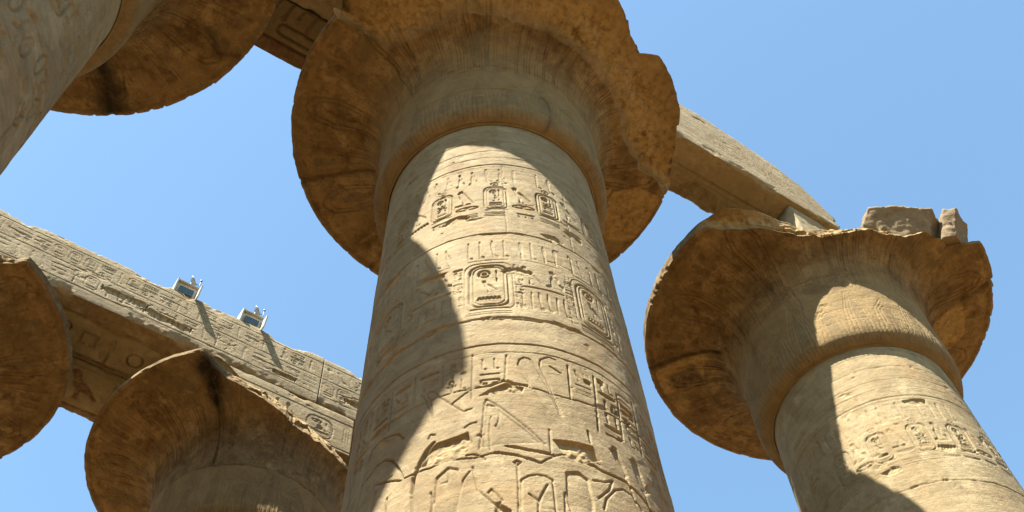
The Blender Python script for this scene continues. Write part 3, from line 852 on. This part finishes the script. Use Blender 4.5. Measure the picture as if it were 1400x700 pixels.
for p in ([(1.3, 7.92), (2.8, 8.01), (4.2, 8), (5.9, 7.82), (7.1, 7.66), (5.3, 7.58), (3.2, 7.73)], [(9.6, 7.94), (11.4, 8.02), (13, 7.98), (15.5, 7.64), (13.7, 7.57), (10.9, 7.7)]):
    cv.fill(D(p), .035, .03, .5)
    cv.stroke(D([p[0], ((p[3][0] + p[5][0]) / 2, 7.75), (p[4][0] + .6, 7.3)]), .016, .02)
for p, s_ in (([(-78.1, 7.79), (-67.3, 7.6), (-62.3, 7.6), (-56.7, 7.59), (-49.7, 7.59), (-43, 7.56), (-35.7, 7.59), (-30.1, 7.55), (-23.9, 7.45), (-21.3, 7.52), (-16.9, 7.6), (-9.2, 7.57), (-1, 7.53), (5.3, 7.55), (11.5, 7.46), (15.1, 7.36), (25, 7.45), (60, 7.5), (110, 7.5)], 21),
              ([(-130, 8.6), (-86, 8.62), (-60, 8.6), (-41.9, 8.6), (-37.4, 8.6), (-32.9, 8.67), (-29.4, 8.62), (-25.9, 8.59), (-18.9, 8.51), (-11.5, 8.48), (-2.4, 8.51), (10, 8.52), (30, 8.55), (80, 8.55)], 22)):
    cv.stroke(D(p), .012, .024, jit=.010, seed=s_)
cv.stroke(D([(-42, 8.6), (-37.4, 8.6), (-32.9, 8.67), (-29.4, 8.62), (-25.9, 8.59)]), .024, .05, jit=.014, seed=5)
cv.stroke(D([(-9.2, 7.57), (-1, 7.53), (5.3, 7.53), (11.5, 7.46), (15.1, 7.36)]), .020, .045, jit=.014, seed=6)
for p in ([(-60.5, 7.64), (-58.4, 7.83), (-55.2, 7.89), (-48.1, 7.91), (-44.7, 7.94), (-43.3, 7.77), (-45.9, 7.62), (-52.3, 7.6)],
          [(-18.9, 7.8), (-12.7, 7.83), (-5.3, 7.85), (-3.1, 7.69), (-10.2, 7.55), (-15.3, 7.58)],
          [(-41.9, 8.45), (-37.5, 8.55), (-32.1, 8.63), (-26.4, 8.56), (-27, 8.47), (-35.8, 8.47)],
          [(-37.1, 6.96), (-32.7, 6.85), (-33, 6.6), (-38, 6.7)]):
    cv.fill(D(p), .030, .05, .75); cv.fill(D(p), 1.0, 9, 1, 'rough')
for x0, x1, y0, y1 in ((-41.8, -33, 8.64, 9.08), (-63, -55, 8.78, 9.08), (-52.8, -44.5, 8.68, 9.08), (-8.8, -1.5, 8.62, 9.05), (.6, 8.6, 8.12, 9.05), (10.5, 17.5, 8.12, 9.05), (19.5, 27, 8.15, 9.05), (-74, -66, 8.5, 9.08), (-85, -76, 8.5, 9.08), (-97, -87.5, 8.2, 9.08), (29, 37, 8.15, 9.05), (39, 47, 8.15, 9.05)):
    text_column(cv, x0 * KX, x1 * KX, y0, y1, rg, .018, .028)
for a_, y_, w_, h_ in ((24, 7.05, .75, 1.5), (44, 7.05, .7, 1.5), (66, 7.1, .75, 1.5), (-112, 7.1, .75, 1.6), (-138, 7.1, .75, 1.6), (92, 7.1, .75, 1.5)):
    sign(cv, 'king', a_ * KX, y_ + .35, w_, h_, .03, .034)
cv.fill(D([(-40.6, 7.68), (-39.9, 8.05), (-38.9, 8.34), (-36.7, 8.29), (-31, 8.06), (-26.2, 7.88), (-22.4, 7.72), (-30, 7.70)]), .022, .05, .15)
cv.fill(D([(-55, 7.42), (-51, 7.52), (-47.5, 7.46), (-46.5, 7.2), (-48, 6.9), (-53, 6.85), (-55.5, 7.1)]), .03, .04, .25)
cv.fill(D([(-16.2, 7.38), (-12, 7.42), (-9, 7.36), (-8.2, 7.05), (-10, 6.7), (-15, 6.7), (-17, 7.0)]), .03, .04, .25)
az = az_samples(-120, 60, .29)
z = np.concatenate([np.arange(.4 - EYE, 6.7, .12), np.arange(6.7, 15.13, .0098)])
build_shaft(a, 3, az, z, cv)
cutA = azfun([(-180, 3.6), (-80, 3.6), (-77, 3.1), (-74, 2.52), (-68, 2.42), (-60, 2.38), (-50, 2.42), (-39, 2.5), (-22, 2.40), (-3, 2.35), (20, 2.35), (40, 2.38), (54, 2.40), (60, 2.52), (65, 2.72), (69, 2.80), (72, 3.2), (75, 3.36), (79, 3.6), (180, 3.6)])
topA = topfun([(-180, 3.5), (-77, 3.47), (-72, 3.70), (0, 3.70), (8, 3.46), (14, 3.34), (20, 3.16), (27, 3.14), (31, 3.42), (40, 3.50), (50, 3.52), (60, 3.46), (77, 3.5), (180, 3.5)],
              [(-180, 18.14), (-77, 18.14), (-70, 18.12), (0, 18.12), (8, 18.14), (22, 18.10), (30, 18.15), (48, 18.22), (62, 18.16), (77, 18.14), (180, 18.14)])
ccv = capital_canvas(5, joints=(16.87, 15.98), cracks=[([(-134, PL), (-133, PL - .8), (-130, PL - 1.6)], .03, .05, .05), ([(-171, PL), (-170, PL - .5), (-172, PL - 1.2)], .03, .05, 0), ([(-3, t_of_z(15.1)), (-2, t_of_z(15.6)), (-3.5, t_of_z(16.1))], .025, .035, .03), ([(-76, PL - .9), (-78, PL - 1.6), (-74, PL - 2.3)], .02, .03, 0)])
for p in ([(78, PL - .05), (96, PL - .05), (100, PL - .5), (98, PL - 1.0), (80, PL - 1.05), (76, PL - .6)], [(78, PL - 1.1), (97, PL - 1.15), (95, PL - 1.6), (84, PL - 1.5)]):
    ccv.fill([(x * CK, t) for x, t in p], 1.0, 9, 1, 'rough')  # rough broken underside; its paler tone also paints in bounced sunlight
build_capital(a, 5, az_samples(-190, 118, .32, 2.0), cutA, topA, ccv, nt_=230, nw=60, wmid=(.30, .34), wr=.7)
build_base(a)

def abacus(parent, seed, u0=-1.5, u1=1.5, n0=-1.5, n1=1.5, z0=18.135, z1=19.345, cvn=None, **kw):
    me = build_block(u0, u1, n0, n1, z0, z1, seed, cvn, None, name='abacus', **kw)
    return link('abacus', me, M_BEAM, parent, (0, 0, z0 + EYE))
abacus(a, 31)

# ---- the column to the right
b = column('B', 'column on the right with a lopsided broken capital and two loose stones on top')
cv = Canvas(-185 * KX, 180 * KX, 9.0, 15.2, .009)
shaft_common(cv, 8, 9.0, rowstep=11.1, row0=-60.5)
az = az_samples(-125, 60, .48)
z = np.concatenate([np.arange(.4 - EYE, 9.6, .15), np.arange(9.6, 15.13, .016)])
build_shaft(b, 8, az, z, cv)
cutB = azfun([(-180, 3.6), (-84, 3.55), (-78, 3.38), (-70, 3.03), (-58.5, 2.66), (-50, 2.44), (-40.7, 2.34), (-27, 2.38), (-18, 2.5), (-12.5, 2.46), (-1.5, 2.55), (5, 2.84), (11, 2.9), (17, 2.95), (20, 3.2), (24, 3.45), (28, 3.6), (180, 3.6)])
topB = topfun([(-180, 3.5), (-84, 3.5), (-71, 3.44), (-63, 3.06), (-56, 2.62), (-47, 2.28), (-30, 2.16), (-14, 2.3), (-8, 2.46), (0, 2.34), (12, 2.40), (22, 2.8), (28, 3.5), (180, 3.5)],
              [(-180, 18.14), (-71, 18.2), (-50, 18.16), (-14, 18.10), (-8, 18.08), (0, 17.92), (12, 17.92), (22, 18.02), (30, 18.14), (180, 18.14)])
ccv = capital_canvas(14, tube_z=17.22, joints=(17.0,), cracks=[([(-137, PL), (-133, PL - .7), (-128, PL - 1.5)], .035, .06, .05), ([(-116, PL - .05), (-134, PL - .6)], .02, .03, 0), ([(-134, PL - .62), (-112, PL - .62)], .018, .03, 0), ([(49, PL - 1.5), (44, PL - .8), (40, PL)], .05, .07, .04), ([(-66, t_of_z(16.98)), (-64, t_of_z(16.5)), (-67, t_of_z(15.9))], .016, .025, 0)], res=.014)
for p in ([(-150, PL - .1), (-139, PL - .1), (-134, PL - .7), (-131, PL - 1.2), (-150, PL - 1.0)], [(48, PL - 1.35), (43, PL - .7), (60, PL - .5), (75, PL - .9), (60, PL - 1.4)]):
    ccv.fill([(x * CK, t) for x, t in p], .7, 9, 1, 'rough')
ccv.fill([(x * CK, t) for x, t in [(-150, PL - .35), (-142, PL - .3), (-138, PL - .9), (-150, PL - 1.1)]], .75, 9, 1, 'stain')
build_capital(b, 14, az_samples(-175, 105, .42, 2.0), cutB, topB, ccv, nt_=180, nw=40, wmid=(-.12, .22), wr=.55, cutn=.05)
abacus(b, 33, u0=-1.56, u1=-.25, n0=.2, n1=1.52, end1=.5, ztopf=lambda u: np.interp(u, [-1.56, -.75, -.25], [19.345, 19.345, 18.95]), rv=.04, ru=.04, chip=.06)
build_base(b)

# ---- the column at the lower left
c = column('C', 'column whose split capital shows a black stained crack and a torn rim, below the floodlights')
build_shaft(c, 12, np.arange(-180, 180, 3.0), np.concatenate([np.arange(.4 - EYE, 15.13, .12)]), None)
cutC = azfun([(-180, 3.6), (-47, 3.6), (-42.5, 3.45), (-40, 3.15), (-35.5, 2.86), (-28, 2.62), (-20.7, 2.48), (-12, 2.30), (-2.6, 2.15), (13.4, 2.1), (36, 2.15), (60, 2.25), (78, 2.6), (84, 3.3), (88, 3.6), (180, 3.6)])
topC = topfun([(-180, 3.5), (-44, 3.46), (-39, 3.12), (-34, 2.62), (-29, 2.2), (-24, 1.98), (-16, 1.9), (-8, 1.78), (2, 1.66), (19, 1.62), (41, 1.72), (70, 1.9), (86, 3.4), (90, 3.5), (180, 3.5)], [(-180, 18.08), (-43, 18.06), (-37, 18.28), (-20, 18.45), (60, 18.45), (86, 18.14), (180, 18.14)])
ccv = capital_canvas(23, tube_z=16.42, soft=.04, joints=(16.42,), cracks=[([(-41, PL), (-41.6, PL - .5), (-42.2, PL - 1.1), (-41.8, t_of_z(16.5))], .035, .07, .0)], res=.014)
for p, v in (([(-47.5, PL - .30), (-44, PL - .08), (-40.8, PL - .06), (-37.0, PL - .5), (-38.0, PL - 1.05), (-41.6, PL - 1.5), (-46, PL - .95), (-45.6, PL - .5)], 1.0), ([(-42.6, PL - .9), (-41, PL - .9), (-41.3, PL - 2.0), (-42.2, PL - 2.0)], .7)):
    ccv.fill([(x * CK, t) for x, t in p], v, 9, 1, 'stain')
build_capital(c, 23, az_samples(-150, 95, .42, 2.0), cutC, topC, ccv, nt_=180, nw=50, wmid=(-.10, .35), wr=.55, cutn=.035)
cv = Canvas(-1.6, 1.6, 0, 1.0, .012)
rg = random.Random(4)
for z_ in (.93, .07): cv.stroke([(-1.5, z_), (1.5, z_)], .018, .02)
text_row(cv, -1.42, -.35, .12, .88, rg, .022, .02)
cartouche(cv, .72, .5, .62, .60, rg, .024, .024)
sign(cv, 'strokes', 1.36, .5, .18, .7, .03, .04); sign(cv, 'bird', .05, .5, .4, .74, .03, .04); sign(cv, 'man', -.3, .5, .3, .7, .03, .035)
abacus(c, 35, cvn=cv, ru=.02, rv=.018, n1=1.515)
build_base(c)

# ---- the capital cut by the left edge
d = column('D', 'column at the far left edge showing only a slice of its rim')
build_shaft(d, 15, np.arange(-180, 180, 4.0), np.concatenate([np.arange(.4 - EYE, 15.13, .15)]), None)
cutD = azfun([(-180, 3.6), (-75, 3.6), (-70, 2.9), (-30, 2.5), (5, 2.7), (20, 2.95), (26, 3.1), (29, 3.35), (31, 3.6), (180, 3.6)])
topD = topfun([(-180, 3.5), (-72, 3.4), (-30, 2.5), (5, 2.6), (24, 2.9), (29, 3.2), (32, 3.5), (180, 3.5)])
build_capital(d, 29, az_samples(0, 140, .42, 2.0), cutD, topD, capital_canvas(31, tube_z=16.6, joints=(16.6,), res=.014), nt_=180, nw=34, wmid=(.0, .2), wr=.8)
abacus(d, 37, n1=1.515)
build_base(d)

# ---- the near column at the upper left
e = column('E', 'near column leaning in at the upper left corner, in shade, with a round whole rim')
cv = Canvas(-185 * KX, 180 * KX, 8.0, 15.2, .014)
shaft_common(cv, 41, 8.0, row0=-51.0)
rg = random.Random(6)
for k in range(14):
    x = (-170 + k * 25) * KX
    cv.stroke(arc(x - .08, 11.3, .075, .22), .024, .05); cv.stroke(arc(x + .22, 11.55, .075, .22), .024, .05); sign(cv, 'man', x + .5, 11.5, .4, .6, .024, .05)
    sign(cv, rg.choice(TALL), x + .5, 10.6, .45, .8, .022, .04)
for k in range(26):
    x = rg.uniform(0, 110) * KX; y = rg.uniform(9.5, 14.5)
    cv.stroke([(x, y), (x + rg.uniform(-.3, .3), y + rg.uniform(-.25, .25)), (x + rg.uniform(-.5, .5), y + rg.uniform(-.4, .4))], .016, .024, jit=.03, seed=k)
build_shaft(e, 41, az_samples(10, 130, .45), np.concatenate([np.arange(.4 - EYE, 8.6, .12), np.arange(8.6, 15.13, .016)]), cv)
cutE = azfun([(-180, 3.6), (-60, 3.6), (-40, 2.6), (0, 2.4), (8, 2.45), (14, 2.72), (20, 3.0), (25, 3.25), (29, 3.5), (32, 3.6), (180, 3.6)])
topE = topfun([(-180, 3.5), (-50, 3.4), (-40, 2.6), (0, 2.2), (8, 2.35), (14, 2.7), (20, 3.0), (25, 3.25), (30, 3.48), (34, 3.52), (180, 3.5)])
ccv = capital_canvas(37, tube_z=16.8, joints=(16.8,), cracks=[([(146.5, PL), (145, PL - .5), (144, PL - 1.2)], .045, .06, .34), ([(143.5, PL), (143, PL - .6)], .02, .02, .22), ([(102, PL - .05), (106, PL - .35), (101, PL - .75)], .02, .03, .06)])
build_capital(e, 37, az_samples(70, 190, .32, 1.5), cutE, topE, ccv, nt_=200, nw=34, wmid=(.0, .2), wr=.8)
abacus(e, 39)
build_base(e)

# ------------------------------------------------------------------ architraves
BG = 'architrave blocks spanning the columns'
def architrave(k, label, u0, u1, n0, n1, z0, z1, seed, cvn=None, cvu=None, mat=M_BEAM, **kw):
    me = build_block(u0, u1, n0, n1, z0, z1, seed, cvn, cvu, name='architrave_block', **kw)
    o = link('architrave_block', me, mat, None, (*POS[k], z0 + EYE), RZ)
    return tag(o, label, 'architrave', BG, 'thing')
Z0, Z1 = 19.35, 21.06

def beam_face(u0, u1, seed, scars=()):
    cv = Canvas(u0, u1, 0, 1.75, .012)
    rg = random.Random(seed)
    for z_ in (1.46, .90, .30):
        cv.stroke([(u0 + (u1 - u0) * k / 30, z_ + rg.uniform(-.006, .006)) for k in range(31)], .016, .014)
    text_row(cv, u0 + .12, u1 - .08, .96, 1.40, rg, .017, .015, .08)
    text_row(cv, u0 + .1, u1 - .08, .36, .84, rg, .017, .015, .08)
    for x, y, L, h in scars:
        p = [(x - L, y)] + [(x - L + 2 * L * t, y + h * rg.uniform(.6, 1.2)) for t in (.15, .3, .5, .7, .85)] + [(x + L, y)] + [(x + L - 2 * L * t, y - h * rg.uniform(.5, 1.1)) for t in (.2, .4, .6, .8)]
        cv.fill(p, .045, .05, .7); cv.fill(p, .8, 9, 1, 'rough')
        for k in range(9):
            xx = x - L + 2 * L * (k + .5) / 9
            cv.stroke([(xx, y - h * .6), (xx + rg.uniform(-.05, .05), y + h * .7)], .02, .07, jit=.01, seed=k)
    for k in range(16):
        xx = rg.uniform(u0, u1); yy = rg.uniform(.2, 1.6)
        cv.stroke([(xx, yy), (xx + rg.uniform(.1, .5), yy + rg.uniform(-.06, .06))], .014, .03, jit=.015, seed=k)
    return cv

# far row: D - C span seen from below, in two parallel blocks, and the next spans to each side
cu = Canvas(-8.0, .2, -1.6, 1.7, .014)
cu.fill([(-7.9, .02), (.1, .02), (.1, 1.62), (-7.9, 1.62)], .55, 9, 1, 'pig'); cu.fill([(-7.9, -1.6), (.1, -1.6), (.1, -1.22), (-7.9, -1.22)], .6, 9, 1, 'pig')  # red-brown tone over the underside, the panel below left paler
P1 = [(-5.6, .12), (-5.6, 1.02), (-4.6, 1.06), (-3.9, .98), (-3.5, 1.05), (-2.9, .98), (-2.75, .8), (-2.8, .3), (-3.0, .14)]
W_ = cu.win(P1, .05); m_ = Canvas.inside(W_[2], W_[3], P1); cu.pig[W_[0], W_[1]] = np.where(m_, .05, cu.pig[W_[0], W_[1]]); cu.H[W_[0], W_[1]] = np.where(m_, 0, .035)
cu.stroke(P1 + [P1[0]], .03, .05, jit=.02, seed=2)
cu.stroke(arc(-3.3, .55, .17, .17), .03, .09); cu.stroke(arc(-4.9, .7, .12, .12), .03, .09)
sign(cu, 'house', -4.35, .6, .4, .5, .035, .06); sign(cu, 'reed', -3.85, .55, .3, .7, .035, .06); sign(cu, 'stool', -2.7, .55, .35, .35, .03, .06)
sign(cu, 'bird', -4.0, -.62, .9, .85, .035, .075); cu.fill([(-4.0 + (x - .5) * .9, -.62 + (y - .5) * .85) for x, y in SIGNS['bird'][0][1]], .9, 9, 1, 'pig'); cu.fill([(-3.4, -.9), (-2.9, -.9), (-2.9, -.3), (-3.4, -.3)], .8, 9, 1, 'pig')
sign(cu, 'stool', -3.15, -.6, .55, .62, .035, .07); sign(cu, 'bars', -4.75, -.6, .4, .5, .03, .06); sign(cu, 'falcon', -5.4, -.6, .7, .8, .035, .07)
sign(cu, 'ankh', -2.4, -.6, .4, .8, .035, .07)
cu.stroke([(-7.8, -1.25), (0, -1.25)], .03, .04); cu.stroke([(-7.8, -.14), (0, -.14)], .025, .03)
cu.stroke([(-7.8, -.05), (0, -.05)], .06, .7, 'stain')
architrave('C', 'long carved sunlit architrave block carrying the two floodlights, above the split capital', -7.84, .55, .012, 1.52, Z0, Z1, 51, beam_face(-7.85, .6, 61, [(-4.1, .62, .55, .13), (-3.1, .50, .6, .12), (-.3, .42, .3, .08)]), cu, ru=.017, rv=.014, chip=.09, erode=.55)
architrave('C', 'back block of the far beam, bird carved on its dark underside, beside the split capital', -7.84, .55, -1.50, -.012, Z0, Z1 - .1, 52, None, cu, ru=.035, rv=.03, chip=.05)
architrave('C', 'carved end of the far beam disappearing behind the middle column', .57, 7.0, .012, 1.52, Z0, Z1 - .03, 53, beam_face(.5, 7.1, 62, [(1.5, .5, .3, .1)]), None, ru=.022, rv=.018, chip=.09, erode=.55)
architrave('D', 'carved block of the far beam running out of the left edge above the rim slice', -6.5, .02, .012, 1.52, Z0, Z1 + .02, 54, beam_face(-6.6, .1, 63), None, ru=.02, rv=.016, chip=.09, erode=.55)

# near row: E - A span (two blocks) and the block that reaches from A to B
cu = Canvas(-8.0, .2, -1.2, 1.7, .014)
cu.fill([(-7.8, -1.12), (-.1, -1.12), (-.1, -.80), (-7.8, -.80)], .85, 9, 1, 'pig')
cu.stroke([(-7.8, -.80), (-.1, -.80)], .04, .05)
cu.stroke(rrect(-3.55, -.55, 1.15, .2, .09), .035, .06)
for k in range(9):
    x = -4.35 + k * .24
    cu.stroke([(x, -.32 if k % 2 else -.22), (x + .05, .0)], .035, .06); cu.stroke([(x + .05, .0), (x + .1, .5)], .028, .05)
    if k % 2: cu.fill(arc(x, -.34, .05, .07), .06, .03)
cu.stroke([(-7.8, .05), (-.1, .05)], .07, .8, 'stain')
for x in (-5.2, -2.2, -1.3): sign(cu, 'bird', x, -.4, .6, .6, .03, .06)
M_UNDER = stone_material('darker soffit sandstone', (.125, .085, .040), (.155, .112, .058), (.195, .148, .082), bump=.6, streak=.3)  # darker brown version of the beam stone for one block
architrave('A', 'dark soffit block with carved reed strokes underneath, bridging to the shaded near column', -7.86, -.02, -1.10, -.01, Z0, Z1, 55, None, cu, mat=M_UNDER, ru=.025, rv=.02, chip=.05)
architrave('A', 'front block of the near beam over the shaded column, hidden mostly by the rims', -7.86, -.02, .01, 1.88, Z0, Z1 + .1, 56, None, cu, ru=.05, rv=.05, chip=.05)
cu = Canvas(0, 8.0, .2, 1.7, .014)
cu.stroke([(.1, 1.02), (7.5, 1.02)], .025, .04); cu.stroke([(.1, .92), (7.5, .92)], .018, .025)
rg = random.Random(9)
text_row(cu, 3.0, 7.2, .46, .88, rg, .022, .03)
cu.fill([(4.0, .45), (5.2, .45), (5.0, .85), (4.3, .9)], .5, 9, 1, 'stain' if False else 'pig')
fc = Canvas(0, 8.0, 0, 2.4, .014)
for z_ in (.55, 1.05): fc.stroke([(.1, z_), (7.6, z_)], .014, .008)
text_row(fc, 3.2, 7.2, .62, 1.0, rg, .016, .008)
fc.fill([(4.6, -.01), (4.9, .10), (5.3, .14), (5.7, .11), (5.9, .03), (5.8, -.02)], .07, .06, .7)
architrave('A', 'narrow sunlit architrave block reaching from the middle column to the broken capital at right', .0, 7.58, .42, 1.56, Z0, 21.3, 57, fc, cu, ru=.025, rv=.022, chip=.05,
           ztopf=lambda u: np.interp(u, [0, 3.9, 5.5, 6.6, 7.05, 7.35, 7.58], [21.75, 21.6, 21.3, 21.05, 20.75, 20.3, 19.85]), end1=.25)

# ------------------------------------------------------------------ loose stones on the right capital
def stone(pts, z0, z1, seed, label, **kw):
    p = np.array(pts); c0 = p.mean(0)
    me = rock('loose_stone', p - c0, 0, z1 - z0, seed, **kw)
    wpos = np.array(POS['B']) + c0[0] * U + c0[1] * N
    o = link('loose_stone', me, M_ROCK, None, (*wpos, z0 + EYE), RZ)
    return tag(o, label, 'stone', 'loose stones on the right capital', 'thing')
stone([(-.66, 2.0), (-.30, 2.24), (.10, 2.5), (.50, 2.68), (.92, 2.5), (.95, 2.0), (.1, 1.5), (-.55, 1.7)], 17.97, 18.70, 71, 'flat grey stone slab lying on the broken rim of the right capital', rough=.09, dome=.05, lean=(.10, .46))
stone([(.88, 2.52), (.70, 2.86), (.90, 3.06), (1.42, 2.86), (1.46, 2.52), (1.2, 2.2), (.95, 2.3)], 17.95, 18.74, 72, 'smaller angular brown stone beside the grey slab, at the rim of the right capital', rough=.09, dome=.04, lean=(.10, .34))

# ------------------------------------------------------------------ floodlights on the far beam
M_WHITE = plain('white painted steel', (.50, .48, .42), .6)
M_GREY = plain('grey painted steel', (.13, .135, .13), .5)
M_DARK = plain('dark steel', (.06, .06, .065), .5)
M_PANEL = plain('sand coloured panel', (.56, .50, .38), .6)
M_GLASS = plain('dark glass', (.035, .055, .055), .12, 0.0, .6)
def floodlight(u, label, n=1.27):
    p = np.array(POS['C']) + u * U + n * N
    o = empty('floodlight', (*p, Z1 - .06 + EYE), RZ)
    tag(o, label, 'floodlight', 'floodlights on the far beam', 'thing')
    W_, D_, H_ = .48, .36, .40
    tilt = R(16)
    def part(name, boxes, mat):
        q = link(name, box_mesh(boxes), mat, o); q.rotation_euler = (tilt, 0, 0); q.location = (0, 0, .03); return q
    hs = part('housing', [(0, .03, H_ / 2, W_, D_ - .06, H_, .012)], M_PANEL)
    part('side_plate', [(-W_ / 2 - .022, -.02, H_ / 2 + .01, .035, D_ + .06, H_ + .05, .006)], M_WHITE)
    # the plate on the other side reaches out over the edge of the beam: its shadow falls down the carved face
    part('side_plate', [(W_ / 2 + .022, -.13, H_ / 2 - .03, .035, D_ + .26, H_ - .06, .006)], M_WHITE)
    part('top_cover', [(0, .0, H_ + .018, W_ + .02, D_ + .02, .03, .006)], M_WHITE)
    for sx in (-1, 1):
        part('window_pane', [(sx * .09, -.155, H_ * .50, .16, .03, .19, .006)], M_GLASS)
    part('window_bar', [(0, -.163, H_ * .50, .020, .034, .20, .003)], M_GREY)
    part('foot', [(0, .04, -.05, .40, .30, .10, .01)], M_DARK)
    import bmesh
    bm = bmesh.new()
    Mx = Matrix.Translation((.10, -.10, H_ + .36)) @ Matrix.Rotation(R(-28), 4, 'Z') @ Matrix.Rotation(R(62), 4, 'Y')
    prof = [(.0, -.05), (.06, -.05), (.13, -.03), (.165, .0), (.170, .012), (.160, .012), (.12, -.015), (.0, -.03)]
    rings = []
    for r_, z_ in prof:
        rings.append([bm.verts.new(Mx @ Vector((max(r_, .001) * math.cos(k * math.pi / 14), max(r_, .001) * math.sin(k * math.pi / 14), z_))) for k in range(28)])
    for r1, r2 in zip(rings[:-1], rings[1:]):
        for k in range(28): bm.faces.new((r1[k], r1[(k + 1) % 28], r2[(k + 1) % 28], r2[k]))
    me = bpy.data.meshes.new('dish'); bm.to_mesh(me); bm.free()
    for f in me.polygons: f.use_smooth = True
    link('dish', me, M_GREY, o)
    bm = bmesh.new()
    for (x, y, z_, r_, h_, rot) in ((.06, -.08, H_ + .17, .022, .34, 0), (.25, -.10, H_ + .44, .012, .22, 0), (.25, -.10, H_ + .56, .028, .04, 0), (-.06, -.06, H_ + .07, .022, .12, 0)):
        bmesh.ops.create_cone(bm, cap_ends=True, segments=12, radius1=r_, radius2=r_ * .9, depth=h_, matrix=Matrix.Translation((x, y, z_)))
    bmesh.ops.create_cone(bm, cap_ends=True, segments=10, radius1=.009, radius2=.009, depth=.16, matrix=Matrix.Translation((.17, -.10, H_ + .36)) @ Matrix.Rotation(R(90), 4, 'Y'))
    me = bpy.data.meshes.new('mast'); bm.to_mesh(me); bm.free()
    link('mast', me, M_DARK, o)
    return o
floodlight(-2.96, 'pale floodlight box with greenish panes on the far beam, nearer the left edge')
floodlight(-1.34, 'pale floodlight box with black panes on the far beam, above the split capital')

# ------------------------------------------------------------------ unseen hall walls, added to block low sky light and darken the shaded stone
hall = empty('added_enclosure', (*POS['A'], 0), RZ)
tag(hall, 'high unseen sandstone walls added round the columned hall to cut sky light', 'wall', None, 'thing')
for u, n, L, turn, h in ((0, 26, 100, 0, 16), (0, -36, 100, 0, 16), (-51, -5, 58, 1, 24), (51, -5, 58, 1, 24)):
    me = build_block(-L / 2, L / 2, -1.2, 1.2, 0, h, 91 + int(u + n), None, None, name='wall', ru=.5, rv=.5, chip=.3)
    o = link('wall', me, M_BEAM, hall, (u, -n, -.1), turn * math.pi / 2)
